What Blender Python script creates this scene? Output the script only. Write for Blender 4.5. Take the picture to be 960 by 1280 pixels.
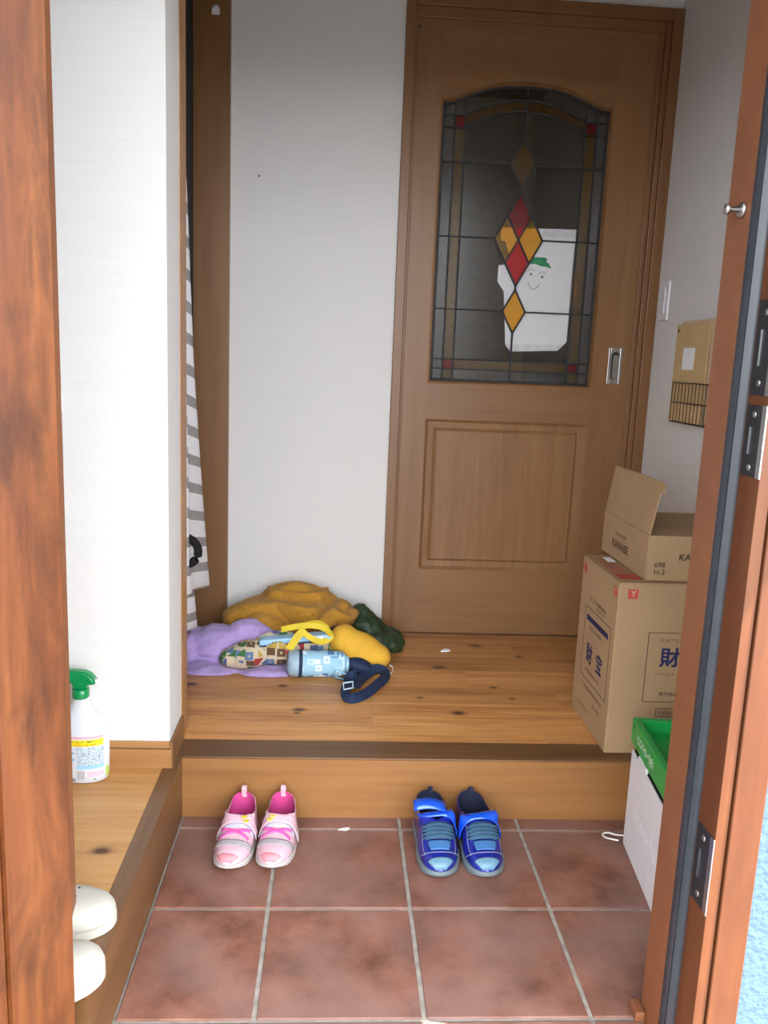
import bpy, bmesh, math, random
from mathutils import Vector, Matrix
R = random.Random(7)
for o in list(bpy.data.objects): bpy.data.objects.remove(o)
SC = bpy.context.scene
COL = SC.collection

# ------------------------------------------------------------------ camera
F, PITCH, YAW, ROLL = 1037.536, .1808, .0614, .041
CAM = Vector((.3149, -1.923, 1.1397))
fwd = Vector((math.sin(YAW)*math.cos(PITCH), math.cos(YAW)*math.cos(PITCH), -math.sin(PITCH)))
rt0 = Vector((math.cos(YAW), -math.sin(YAW), 0)); up0 = rt0.cross(fwd)
RT = rt0*math.cos(ROLL) + up0*math.sin(ROLL); UP = -rt0*math.sin(ROLL) + up0*math.cos(ROLL)
cd = bpy.data.cameras.new('camera'); cam = bpy.data.objects.new('camera', cd); COL.objects.link(cam)
cam.matrix_world = Matrix(((RT.x, UP.x, -fwd.x, CAM.x), (RT.y, UP.y, -fwd.y, CAM.y), (RT.z, UP.z, -fwd.z, CAM.z), (0, 0, 0, 1)))
cd.sensor_fit = 'VERTICAL'; cd.sensor_height = 24; cd.lens = F/1280*24; cd.clip_start = .02
SC.camera = cam
SC.view_settings.view_transform = 'Standard'; SC.view_settings.look = 'None'
SC.view_settings.exposure = 1.58; SC.view_settings.gamma = 1; SC.view_settings.use_curve_mapping = False

# ------------------------------------------------------------------ sky and sun
W = bpy.data.worlds.new('sky'); SC.world = W; W.use_nodes = True
bg = W.node_tree.nodes['Background']; bg.inputs[0].default_value = (.91, .95, 1, 1); bg.inputs[1].default_value = 3.2
sl = bpy.data.lights.new('sun', 'SUN'); sl.energy = 16; sl.angle = .009; sl.color = (1, .95, .87)
sun = bpy.data.objects.new('sun', sl); COL.objects.link(sun)
sun.rotation_euler = Vector((-.45, .15, -.87)).to_track_quat('-Z', 'Y').to_euler(); sun.location = (4, -4, 5)

# ------------------------------------------------------------------ pixel helpers (960x1280 frame)
def ray(u, v): return RT*((u-480)/F) + UP*((640-v)/F) + fwd
def pz(u, v, z): d = ray(u, v); return CAM + d*((z-CAM.z)/d.z)
def px(u, v, x): d = ray(u, v); return CAM + d*((x-CAM.x)/d.x)
def py(u, v, y): d = ray(u, v); return CAM + d*((y-CAM.y)/d.y)

# ------------------------------------------------------------------ materials
def newmat(name):
    m = bpy.data.materials.new(name); m.use_nodes = True; nt = m.node_tree
    return m, nt, nt.nodes['Principled BSDF']
def nd(nt, t, **k):
    n = nt.nodes.new(t)
    for a, b in k.items():
        if a.startswith('i_'): n.inputs[int(a[2:]) if a[2:].isdigit() else a[2:].replace('_', ' ')].default_value = b
        else: setattr(n, a, b)
    return n
def rgba(c): return (c[0], c[1], c[2], 1)
def ramp(nt, stops):
    r = nd(nt, 'ShaderNodeValToRGB'); e = r.color_ramp.elements
    while len(e) < len(stops): e.new(.5)
    for el, (p, c) in zip(e, stops): el.position = p; el.color = rgba(c)
    return r
def bump(nt, bs, src, strength, dist=.002):
    b = nd(nt, 'ShaderNodeBump'); b.inputs['Strength'].default_value = strength; b.inputs['Distance'].default_value = dist
    nt.links.new(src, b.inputs['Height']); nt.links.new(b.outputs[0], bs.inputs['Normal'])
def plain(name, c, rough=.5, metal=0, var=.12, vs=30, bs=0, bscale=200, coat=0, spec=.5, sheen=0):
    m, nt, b = newmat(name)
    tc = nd(nt, 'ShaderNodeTexCoord'); n = nd(nt, 'ShaderNodeTexNoise', i_Scale=vs, i_Detail=5.0); nt.links.new(tc.outputs['Object'], n.inputs['Vector'])
    r = ramp(nt, [(.3, [x*(1-var) for x in c]), (.7, [min(1, x*(1+var)) for x in c])]); nt.links.new(n.outputs[0], r.inputs[0])
    nt.links.new(r.outputs[0], b.inputs['Base Color'])
    b.inputs['Roughness'].default_value = rough; b.inputs['Metallic'].default_value = metal
    b.inputs['Specular IOR Level'].default_value = spec
    if coat: b.inputs['Coat Weight'].default_value = coat
    if sheen: b.inputs['Sheen Weight'].default_value = sheen; b.inputs['Sheen Roughness'].default_value = .5
    if bs:
        n2 = nd(nt, 'ShaderNodeTexNoise', i_Scale=bscale, i_Detail=3.0); nt.links.new(tc.outputs['Object'], n2.inputs['Vector'])
        bump(nt, b, n2.outputs[0], bs)
    return m
def wood(name, dark, mid, light, axis='X', scale=1., rough=.4, knots=(), rnd=.0, blot=0, coat=0, world=True):
    """grain runs along axis; knots = list of (x, y, radius) in world XY"""
    m, nt, b = newmat(name); L = nt.links.new
    src = nd(nt, 'ShaderNodeNewGeometry').outputs['Position'] if world else nd(nt, 'ShaderNodeTexCoord').outputs['Object']
    oi = nd(nt, 'ShaderNodeObjectInfo')
    vm = nd(nt, 'ShaderNodeVectorMath', operation='ADD'); sc = nd(nt, 'ShaderNodeVectorMath', operation='SCALE'); sc.inputs[0].default_value = (9, 5, 7)
    L(oi.outputs['Random'], sc.inputs['Scale']); L(src, vm.inputs[0])
    if rnd: L(sc.outputs[0], vm.inputs[1])
    mp = nd(nt, 'ShaderNodeMapping'); st = {'X': (1.1, 16, 16), 'Y': (16, 1.1, 16), 'Z': (16, 16, 1.1)}[axis]
    mp.inputs['Scale'].default_value = [q*scale for q in st]; L(vm.outputs[0], mp.inputs[0])
    n = nd(nt, 'ShaderNodeTexNoise', i_Scale=1.0, i_Detail=7.0, i_Roughness=.6, i_Distortion=.6); L(mp.outputs[0], n.inputs['Vector'])
    mp2 = nd(nt, 'ShaderNodeMapping'); mp2.inputs['Scale'].default_value = [q*scale*5 for q in st]; L(vm.outputs[0], mp2.inputs[0])
    n2 = nd(nt, 'ShaderNodeTexNoise', i_Scale=1.0, i_Detail=4.0); L(mp2.outputs[0], n2.inputs['Vector'])
    mx = nd(nt, 'ShaderNodeMix', data_type='FLOAT'); mx.inputs[0].default_value = .3; L(n.outputs[0], mx.inputs[2]); L(n2.outputs[0], mx.inputs[3])
    r = ramp(nt, [(.3, dark), (.5, mid), (.7, light)]); L(mx.outputs[0], r.inputs[0])
    col = r.outputs[0]
    if rnd:
        hs = nd(nt, 'ShaderNodeHueSaturation'); mr = nd(nt, 'ShaderNodeMapRange'); mr.inputs[3].default_value = 1-rnd; mr.inputs[4].default_value = 1+rnd
        L(oi.outputs['Random'], mr.inputs[0]); L(mr.outputs[0], hs.inputs['Value']); L(col, hs.inputs['Color']); col = hs.outputs[0]
    if blot:
        mp3 = nd(nt, 'ShaderNodeMapping'); mp3.inputs['Scale'].default_value = {'X': (5, 18, 18), 'Y': (18, 5, 18), 'Z': (18, 18, 5)}[axis]; L(src, mp3.inputs[0])
        n3 = nd(nt, 'ShaderNodeTexNoise', i_Scale=1.0, i_Detail=6.0, i_Roughness=.65, i_Distortion=.5); L(mp3.outputs[0], n3.inputs['Vector'])
        r3 = ramp(nt, [(.42, (0, 0, 0)), (.62, (1, 1, 1))]); L(n3.outputs[0], r3.inputs[0])
        m3 = nd(nt, 'ShaderNodeMix', data_type='RGBA'); mt = nd(nt, 'ShaderNodeMath', operation='MULTIPLY'); mt.inputs[1].default_value = blot
        L(r3.outputs[0], mt.inputs[0]); L(mt.outputs[0], m3.inputs[0]); L(col, m3.inputs[6]); m3.inputs[7].default_value = rgba([q*.35 for q in dark]); col = m3.outputs[2]
    for kx, ky, kr in knots:
        k = nd(nt, 'ShaderNodeMapping'); k.inputs['Location'].default_value = (-kx/kr, -ky/kr*1.5, 0); k.inputs['Scale'].default_value = (1/kr, 1.5/kr, 0)
        nz = nd(nt, 'ShaderNodeMix', data_type='VECTOR'); L(src, k.inputs[0])
        ln = nd(nt, 'ShaderNodeVectorMath', operation='LENGTH'); L(k.outputs[0], ln.inputs[0])
        ad = nd(nt, 'ShaderNodeMath', operation='MULTIPLY_ADD'); ad.inputs[1].default_value = .9; L(n2.outputs[0], ad.inputs[0]); L(ln.outputs['Value'], ad.inputs[2])
        kr_ = ramp(nt, [(.45, (1, 1, 1)), (.75, (.25, .25, .25)), (1, (0, 0, 0))]); dv = nd(nt, 'ShaderNodeMath', operation='MULTIPLY'); dv.inputs[1].default_value = .55
        L(ad.outputs[0], dv.inputs[0]); L(dv.outputs[0], kr_.inputs[0])
        mk = nd(nt, 'ShaderNodeMix', data_type='RGBA'); L(kr_.outputs[0], mk.inputs[0]); L(col, mk.inputs[6]); mk.inputs[7].default_value = (.10, .028, .010, 1); col = mk.outputs[2]
        nt.nodes.remove(nz)
    L(col, b.inputs['Base Color']); b.inputs['Roughness'].default_value = rough
    if coat: b.inputs['Coat Weight'].default_value = coat; b.inputs['Coat Roughness'].default_value = .15
    bump(nt, b, n2.outputs[0], .15, .001)
    return m

def wallpaper(name, c):
    m, nt, b = newmat(name); L = nt.links.new
    g = nd(nt, 'ShaderNodeNewGeometry')
    mp = nd(nt, 'ShaderNodeMapping'); mp.inputs['Scale'].default_value = (9, 9, 330); L(g.outputs['Position'], mp.inputs[0])
    n = nd(nt, 'ShaderNodeTexNoise', i_Scale=1.0, i_Detail=2.0, i_Distortion=.3); L(mp.outputs[0], n.inputs['Vector'])
    r = ramp(nt, [(.3, [x*.965 for x in c]), (.7, c)]); L(n.outputs[0], r.inputs[0]); L(r.outputs[0], b.inputs['Base Color'])
    b.inputs['Roughness'].default_value = .85; b.inputs['Specular IOR Level'].default_value = .2
    bump(nt, b, n.outputs[0], .35, .0015)
    return m

PAPER = wallpaper('wallpaper', (.76, .75, .735))
HALLK = [(p.x, p.y, r) for p, r in ((pz(374, 887, .162), .024), (pz(371, 891, .162), .012), (pz(573, 891, .162), .026), (pz(617, 859, .162), .018), (pz(594, 807, .162), .028), (pz(549, 834, .162), .03), (pz(648, 821, .162), .018), (pz(240, 855, .162), .022), (pz(353, 857, .162), .02), (pz(525, 872, .162), .014), (pz(640, 873, .162), .012), (pz(660, 790, .162), .02))]
HALL = wood('pine_floor', (.30, .10, .025), (.60, .28, .088), (.78, .42, .155), 'X', 1.15, .42, HALLK, rnd=.22, coat=.05)
BENK = [(p.x, p.y, .024) for p in (pz(127, 1063, .162), )]
BENCHW = wood('pine_bench', (0.399, 0.18, 0.057), (0.57, 0.294, 0.095), (0.646, 0.361, 0.142), 'X', 1., .42, BENK, rnd=.08, coat=.04)
CAPW = wood('brown_edging', (.10, .045, .016), (.16, .075, .028), (.20, .10, .04), 'X', 1., .38)
CAPY = wood('brown_edging_side', (.10, .045, .016), (.16, .075, .028), (.20, .10, .04), 'Y', 1., .38)
RISERW = wood('riser_wood', (0.216, 0.092, 0.0272), (0.296, 0.136, 0.0432), (0.344, 0.164, 0.056), 'X', .8, .4)
DOORW = wood('door_wood', (0.194, 0.09, 0.0324), (0.241, 0.119, 0.0454), (0.274, 0.14, 0.0562), 'Z', .7, .42)
DOORWX = wood('door_wood_rail', (0.194, 0.09, 0.0324), (0.241, 0.119, 0.0454), (0.274, 0.14, 0.0562), 'X', .7, .42)
CASEW = wood('casing_wood', (0.18, 0.0788, 0.0285), (0.225, 0.105, 0.039), (0.251, 0.12, 0.0465), 'Z', .8, .4)
BASEW = wood('skirting_wood', (.30, .14, .05), (.40, .20, .075), (.46, .24, .095), 'X', .9, .42)
VENEER = wood('jamb_veneer', (0.176, 0.063, 0.0252), (0.203, 0.0747, 0.0297), (0.225, 0.0855, 0.0351), 'X', .5, .5)
REDW = wood('stained_red_wood', (.085, .022, .006), (.165, .048, .012), (.25, .085, .022), 'Z', .75, .42, blot=.7)
REDF = wood('stained_frame_wood', (.085, .022, .006), (.125, .037, .0095), (.165, .057, .0155), 'Z', .6, .5, blot=.2)
BLACK = plain('black_rubber', (.025, .030, .038), .36, spec=.5)
STEEL = plain('brushed_steel', (.55, .55, .55), .3, 1, .1)
DSTEEL = plain('dark_steel', (.05, .05, .055), .4, .6)
GROUT = plain('grout', (.36, .33, .29), .9, var=.25, vs=40)
BLUEW = plain('blue_stucco', (0.068, 0.12, 0.168), .9, var=.08, vs=60, bs=1, bscale=90)
CARD = plain('cardboard', (0.385, 0.254, 0.139), .75, var=.05, vs=8, spec=.25)
CARDL = plain('cardboard_edge', (0.51, 0.365, 0.221), .8, var=.06)
INKB = plain('blue_ink', (.014, .017, .085), .7)
INKK = plain('dark_ink', (.045, .028, .018), .6)
INKR = plain('red_ink', (.46, .06, .045), .6)
WHITEP = plain('white_plastic', (.80, .80, .83), .4, var=.03)
GREENP = plain('green_plastic', (.015, .36, .075), .35, var=.05)
PAPERM = plain('white_paper', (.88, .89, .92), .8, var=.02)

def tilemat():
    m, nt, b = newmat('terracotta_tile'); L = nt.links.new
    g = nd(nt, 'ShaderNodeNewGeometry'); oi = nd(nt, 'ShaderNodeObjectInfo')
    n = nd(nt, 'ShaderNodeTexNoise', i_Scale=9.0, i_Detail=8.0, i_Roughness=.62); L(g.outputs['Position'], n.inputs['Vector'])
    r = ramp(nt, [(.30, (.115, .045, .028)), (.46, (.215, .088, .058)), (.62, (.30, .135, .095)), (.8, (.35, .19, .15))]); L(n.outputs[0], r.inputs[0])
    n2 = nd(nt, 'ShaderNodeTexNoise', i_Scale=45.0, i_Detail=6.0, i_Roughness=.7); L(g.outputs['Position'], n2.inputs['Vector'])
    r2 = ramp(nt, [(.60, (0, 0, 0)), (.74, (1, 1, 1))]); L(n2.outputs[0], r2.inputs[0])
    m2 = nd(nt, 'ShaderNodeMix', data_type='RGBA'); ml = nd(nt, 'ShaderNodeMath', operation='MULTIPLY'); ml.inputs[1].default_value = .55
    L(r2.outputs[0], ml.inputs[0]); L(ml.outputs[0], m2.inputs[0]); L(r.outputs[0], m2.inputs[6]); m2.inputs[7].default_value = (.13, .05, .03, 1)
    # grey-pink dusty film in places
    n3 = nd(nt, 'ShaderNodeTexNoise', i_Scale=4.0, i_Detail=3.0); L(g.outputs['Position'], n3.inputs['Vector'])
    r3 = ramp(nt, [(.42, (0, 0, 0)), (.62, (.55, .55, .55))]); L(n3.outputs[0], r3.inputs[0])
    m3 = nd(nt, 'ShaderNodeMix', data_type='RGBA'); L(r3.outputs[0], m3.inputs[0]); L(m2.outputs[2], m3.inputs[6]); m3.inputs[7].default_value = (.25, .155, .135, 1)
    L(m3.outputs[2], b.inputs['Base Color']); b.inputs['Roughness'].default_value = .5
    bump(nt, b, n2.outputs[0], .25, .0015)
    return m
TILE = tilemat()

# ------------------------------------------------------------------ mesh helpers
def link(name, me, mat=None, parent=None):
    o = bpy.data.objects.new(name, me); COL.objects.link(o)
    if mat: me.materials.append(mat)
    if parent: o.parent = parent
    return o
def from_bm(name, bm, mat=None, parent=None, smooth=False):
    me = bpy.data.meshes.new(name); bmesh.ops.recalc_face_normals(bm, faces=bm.faces); bm.to_mesh(me); bm.free()
    if smooth: me.shade_smooth()
    return link(name, me, mat, parent)
def addbox(bm, a, b, bev=0):
    r = bmesh.ops.create_cube(bm, size=1); vs = r['verts']
    for v in vs:
        v.co = Vector([(a[i]+b[i])/2 + v.co[i]*(b[i]-a[i]) for i in range(3)])
    if bev:
        es = {e for v in vs for e in v.link_edges}
        bmesh.ops.bevel(bm, geom=list(es), offset=bev, segments=2, affect='EDGES', profile=.5)
    return vs
def box(name, a, b, mat, parent=None, bev=0):
    bm = bmesh.new(); addbox(bm, a, b, bev); return from_bm(name, bm, mat, parent)
def boxes(name, lst, mat, parent=None, bev=0):
    bm = bmesh.new()
    for a, b in lst: addbox(bm, a, b, bev)
    return from_bm(name, bm, mat, parent)
def poly(name, pts, mat, parent=None, ext=None):
    """flat polygon of 3D points, extruded along vector ext"""
    bm = bmesh.new(); vs = [bm.verts.new(p) for p in pts]; f = bm.faces.new(vs)
    if ext is not None:
        r = bmesh.ops.extrude_face_region(bm, geom=[f])
        bmesh.ops.translate(bm, vec=Vector(ext), verts=[e for e in r['geom'] if isinstance(e, bmesh.types.BMVert)])
    return from_bm(name, bm, mat, parent)
def tube_bm(bm, pts, r, seg=8, cap=True, flat=None, closed=False):
    """round (or flat=(w,h) strap) sweep through pts"""
    pts = [Vector(p) for p in pts]; rings = []; n = len(pts); prev = None
    for i, p in enumerate(pts):
        if closed: t = (pts[(i+1) % n]-pts[i-1]).normalized()
        else: t = (pts[min(i+1, n-1)]-pts[max(i-1, 0)]).normalized()
        a = Vector((0, 0, 1)) if abs(t.z) < .95 else Vector((1, 0, 0))
        if flat and len(flat) > 2: a = Vector(flat[2])
        s = t.cross(a).normalized(); w = s.cross(t).normalized(); ring = []
        rr = r[i] if isinstance(r, (list, tuple)) else r
        if flat:
            for x, z in ((-1, -1), (1, -1), (1, 1), (-1, 1)): ring.append(bm.verts.new(p+s*x*flat[0]/2+w*z*flat[1]/2))
        else:
            for k in range(seg):
                an = 2*math.pi*k/seg; ring.append(bm.verts.new(p+s*math.cos(an)*rr+w*math.sin(an)*rr))
        rings.append(ring)
    m = len(rings[0])
    rng = range(n) if closed else range(n-1)
    for i in rng:
        A, B = rings[i], rings[(i+1) % n]
        for k in range(m): bm.faces.new((A[k], A[(k+1) % m], B[(k+1) % m], B[k]))
    if cap and not closed: bm.faces.new(rings[0]); bm.faces.new(rings[-1])
def tube(name, pts, r, mat, parent=None, seg=8, flat=None, smooth=True, closed=False):
    bm = bmesh.new(); tube_bm(bm, pts, r, seg, flat=flat, closed=closed); return from_bm(name, bm, mat, parent, smooth and not flat)
def spline(pts, n=8):
    pts = [Vector(p) for p in pts]; out = []
    for i in range(len(pts)-1):
        p0, p1, p2, p3 = pts[max(i-1, 0)], pts[i], pts[i+1], pts[min(i+2, len(pts)-1)]
        for k in range(n):
            t = k/n; out.append(.5*((2*p1)+(p2-p0)*t+(2*p0-5*p1+4*p2-p3)*t*t+(3*p1-p0-3*p2+p3)*t**3))
    out.append(pts[-1]); return out
def lathe(name, prof, mat, parent=None, seg=32, sx=1, sy=1, loc=(0, 0, 0)):
    bm = bmesh.new(); rings = []
    for r, z in prof: rings.append([bm.verts.new((loc[0]+r*sx*math.cos(2*math.pi*k/seg), loc[1]+r*sy*math.sin(2*math.pi*k/seg), loc[2]+z)) for k in range(seg)])
    for A, B in zip(rings, rings[1:]):
        for k in range(seg): bm.faces.new((A[k], A[(k+1) % seg], B[(k+1) % seg], B[k]))
    bm.faces.new(rings[0]); bm.faces.new(rings[-1])
    return from_bm(name, bm, mat, parent, True)
def autosmooth(o, deg=40):
    o.data.shade_smooth()
    me = o.data; bm = bmesh.new(); bm.from_mesh(me)
    for e in bm.edges:
        if len(e.link_faces) == 2 and e.calc_face_angle(0) > math.radians(deg): e.smooth = False
    bm.to_mesh(me); bm.free(); return o
def baked(o):
    dg = bpy.context.evaluated_depsgraph_get(); me = bpy.data.meshes.new_from_object(o.evaluated_get(dg), depsgraph=dg)
    o.modifiers.clear(); o.data = me; return o
def text(body, size, org, right, up, mat, parent, name='lettering', bold=0, align='LEFT', sx=1):
    c = bpy.data.curves.new(name, 'FONT'); c.body = body; c.size = size; c.align_x = align;  c.resolution_u = 3
    t = bpy.data.objects.new('tmp_text', c); COL.objects.link(t)
    dg = bpy.context.evaluated_depsgraph_get(); me = bpy.data.meshes.new_from_object(t.evaluated_get(dg), depsgraph=dg)
    bpy.data.objects.remove(t)
    o_, r_, u_ = Vector(org), Vector(right), Vector(up)
    for v in me.vertices: v.co = o_ + r_*v.co.x*sx + u_*v.co.y
    me.materials.clear()
    if bold:                                            # heavier strokes: the same glyphs laid down again with small shifts
        bm = bmesh.new(); bm.from_mesh(me); base = list(bm.faces)
        for dx, dy in ((1, 0), (0, 1), (1, 1)):
            q = bmesh.ops.duplicate(bm, geom=base); bmesh.ops.translate(bm, vec=(r_*dx+u_*dy)*bold+r_.cross(u_)*(dx*2+dy)*.00003, verts=[e for e in q['geom'] if isinstance(e, bmesh.types.BMVert)])
        bm.to_mesh(me); bm.free()
    return link(name, me, mat, parent)
def tag(o, label, cat, group=None):
    o['label'] = label; o['category'] = cat
    if group: o['group'] = group
    return o
def struct(o, label=None):
    o['kind'] = 'structure'
    if label: o['label'] = label
    return o
def thing(name, loc, label, cat, group=None, rz=0):
    o = bpy.data.objects.new(name, None); COL.objects.link(o); o.location = loc; o.rotation_euler = (0, 0, rz); o.empty_display_size = .05
    return tag(o, label, cat, group)

S = .1617          # height of the raised wooden floor
XB = -.0395        # face of the left step
D = .979           # plane of the inner door
XR = 1.402         # right wall
XL = -.058         # plane of the left wall

# ================================================================== STRUCTURE
fl = struct(box('floor', (XB-.3, -.80, -.06), (XR, .03, -.004), GROUT), 'grey grout bed of the entrance floor under brown tiles')
XA, Y0, T, G = .2019, -.053, .3, .0045
xs = [XB, XA, XA+T, XA+2*T, XA+3*T, XR]; ys = [.02, Y0, Y0-T, Y0-2*T, -.80]
for i in range(5):
    for j in range(4):
        a = (xs[i]+(G if i else .004), ys[j+1]+G, -.02); b = (xs[i+1]-(G if i < 4 else 0), ys[j]-(G if j else 0), 0)
        box('tile', a, b, TILE, fl, .002)
# raised hall floor and side bench floor
hf = struct(box('floor_hall', (-1.3, .09, 0), (XR, 1.1, S-.014), CAPW), 'pine board floor of the raised hall')
rows = [.0944, .2, .34, .472, .605, .738, .871, 1.02]
cuts = [[.9], [.44], [-.1, 1.0], [.75], [.2], [.95], [.5]]
for k in range(7):
    ends = [-1.3]+cuts[k]+[XR]
    for a, b in zip(ends, ends[1:]): box('plank', (a+.0002, rows[k]+.0002, S-.014), (b-.0002, rows[k+1]-.0002, S), HALL, hf, .0006)
bf = struct(box('floor_bench', (-.9, -.655, 0), (-.08, .1, S-.014), CAPW), 'pine board floor of the raised strip beside the tiles')
rows = [.1, -.055, -.19, -.322, -.455, -.588, -.655]
for k in range(6): box('plank', (-.9, rows[k+1]+.0002, S-.014), (-.0745, rows[k]-.0002, S), BENCHW, bf, .0006)
box('plank', (-.0995, -.785, S-.014), (-.0745, -.656, S), BENCHW, bf, .0006)
t1 = struct(box('trim_1', (XB, 0, 0), (XR, .0944, S-.005), RISERW), 'brown wooden riser board of the step up to the hall')
box('edging_cap', (-.0745, -.0015, S-.005), (XR, .0938, S+.0008), CAPW, t1, .0012)
t2 = struct(box('trim_2', (-.0745, -.785, 0), (XB, 0, S-.004), CAPY), 'dark brown riser board along the side of the tiles')
box('edging_cap', (-.0745, -.785, S-.004), (XB+.0015, -.0018, S+.0008), CAPY, t2, .0012)

# walls
wl = struct(box('wall_left', (-1.3, -.0547, S), (XL, .09, 2.6), PAPER), 'white papered wall stub beside the hall opening')
bb = struct(box('baseboard_left', (-1.3, -.063, S), (XL+.004, -.0547, S+.048), BASEW), 'light wooden skirting board with a grooved top')
box('top_bead', (-1.3, -.061, S+.05), (XL+.003, -.0547, S+.067), BASEW, bb, .002)
box('return_board', (XL, -.0625, S), (XL+.008, .09, S+.067), CASEW, bb, .001)
struct(box('wall_left_front', (-.95, -.64, 0), (-.9, -.0547, 2.6), PAPER))
struct(boxes('wall_closet', [((-.50, .09, S), (-.45, 1.1, 2.6)), ((-.175, .09, 2.3), (XL, .94, 2.6)), ((-.45, .955, S), (-.1725, .972, 2.6)), ((-.45, .09, S), (-.173, .094, 2.6))], plain('closet_shade', (.05, .04, .035), .9)), 'wall of the side closet with its shade painted in')  # near-black colour stands in for the unlit closet interior
struct(box('trim_3', (-.172, .09, S), (XL+.002, .166, 2.3), BASEW), 'narrow wooden jamb at the closet opening')
j = struct(box('trim_4', (-.172, .945, S), (XL+.003, .975, 2.3), CASEW), 'wide wooden jamb on the far side of the closet opening')
mc = lathe('magnet_catch', [(.004, 0), (.0125, .001), (.0125, .006), (.010, .009), (.003, .010)], WHITEP, j, 20)
p = py(270, 12, .945); mc.matrix_world = Matrix.Translation((p.x, .945, p.z)) @ Matrix.Rotation(math.pi/2, 4, 'X')
box('catch_base', (p.x-.0125, .9355, p.z-.016), (p.x+.0125, .945, p.z), WHITEP, j, .002)
wb = struct(boxes('wall_back', [((-1.3, .972, S), (.515, 1.06, 2.6)), ((.515, .972, 2.25), (XR, 1.06, 2.6)), ((1.39, .972, S), (XR, 1.06, 2.25))], PAPER), 'white papered wall beside the inner door')
struct(box('baseboard_back', (XL, .962, S), (.497, .973, S+.045), CASEW))
p = py(324, 220, .972); tag(lathe('screw_plug', [(.001, 0), (.004, .001), (.004, .003), (.001, .004)], plain('plug', (.33, .22, .17), .6), None, 12), 'tiny brown screw plug in the white wall beside the inner door', 'screw'); bpy.data.objects['screw_plug'].matrix_world = Matrix.Translation((p.x, .9722, p.z)) @ Matrix.Rotation(math.pi/2, 4, 'X')
struct(box('wall_right', (XR, -.65, 0), (XR+.1, 3., 2.6), PAPER), 'white papered wall behind the cardboard boxes')
struct(box('ceiling', (-1.3, -.80, 2.6), (XR+.1, 3., 2.7), wood('ceiling_boards', (0.119, 0.0665, 0.0315), (0.154, 0.0875, 0.042), (0.182, 0.105, 0.0525), 'X', .5, .6)))
struct(boxes('wall_far_room', [((-1.3, 3, 0), (XR+.1, 3.1, 2.7)), ((-1.3, 1.06, 0), (-1.2, 3, 2.6))], plain('dim_wall', (.42, .36, .28), .9)))
struct(box('floor_far_room', (-1.3, 1.1, 0), (XR, 3., S), CAPW))
struct(boxes('wall_front', [((.936, -.765, -.2), (XR+.1, -.655, 2.6)), ((-1., -.765, -.2), (-.125, -.66, 2.6)), ((-.125, -.765, 2.0), (.936, -.655, 2.6))], PAPER), 'front wall round the entrance door')

# ------------------------------------------------------------------ inner sliding door with stained glass
cs = struct(boxes('trim_5', [((.4995, .952, S), (.531, 1.02, 2.295)), ((1.366, .952, S), (XR, 1.02, 2.295)), ((.531, .952, 2.258), (1.366, 1.02, 2.295))], CASEW, None, .002), 'brown wooden door casing')
boxes('inner_jamb', [((.531, .968, S), (.540, 1.02, 2.258)), ((1.349, .962, S), (1.366, 1.02, 2.258)), ((1.334, .972, S), (1.349, 1.02, 2.24)), ((.540, .966, 2.226), (1.349, 1.02, 2.258))], CASEW, cs, .002)
struct(box('trim_6', (.53, .955, S), (1.37, 1.02, S+.003), CASEW), 'wooden sill strip under the inner door')
DX0, DX1, DZ0, DZ1 = .538, 1.337, S+.004, 2.232
GX0, GX1, GZ0, GZS, GZT = .634, 1.193, 1.078, 1.983, 2.046
GC = (GX0+GX1)/2
def arch(x, top=GZT, sh=GZS):
    """ogee top of the glass: flat shoulders then a swept arch"""
    q = abs(x-GC)/(GX1-GC)
    k = [(0, 1), (.3, .93), (.5, .74), (.7, .40), (.82, .16), (.9, .03), (.96, 0), (1, 0)]
    for (a, va), (b, vb) in zip(k, k[1:]):
        if q <= b:
            t = (q-a)/(b-a); return sh+(top-sh)*(va+(vb-va)*t)
    return sh
FY, BY = D, D+.034        # door leaf front / back
door = bpy.data.objects.new('door_1', None); COL.objects.link(door); door.location = ((DX0+DX1)/2, D, S); struct(door, 'brown wooden sliding door with an arched stained glass window')
def dpart(o): o.parent = door; o.matrix_parent_inverse = Matrix.Translation(door.location).inverted(); return o
N = 40
axs = [GX0+(GX1-GX0)*i/N for i in range(N+1)]
def leafstiles():
    dpart(box('stile', (DX0, FY, DZ0), (GX0-.008, BY, DZ1), DOORW)); dpart(box('stile', (GX1+.008, FY, DZ0), (DX1, BY, DZ1), DOORW))
    bm = bmesh.new()                                                 # top rail with arched underside
    pts = [(GX0-.008, DZ1), (GX1+.008, DZ1), (GX1+.008, GZS+.008)] + [(x, arch(x)+.009) for x in reversed(axs)] + [(GX0-.008, GZS+.008)]
    vs = [bm.verts.new((x, FY, z)) for x, z in pts]; f = bm.faces.new(vs)
    r = bmesh.ops.extrude_face_region(bm, geom=[f]); bmesh.ops.translate(bm, vec=(0, BY-FY, 0), verts=[e for e in r['geom'] if isinstance(e, bmesh.types.BMVert)])
    dpart(from_bm('top_rail', bm, DOORWX))
    dpart(box('middle_rail', (GX0-.008, FY, .944), (GX1+.008, BY, GZ0-.009), DOORWX))
    dpart(box('bottom_rail', (GX0-.008, FY, DZ0), (GX1+.008, BY, .404), DOORWX))
leafstiles()
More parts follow.
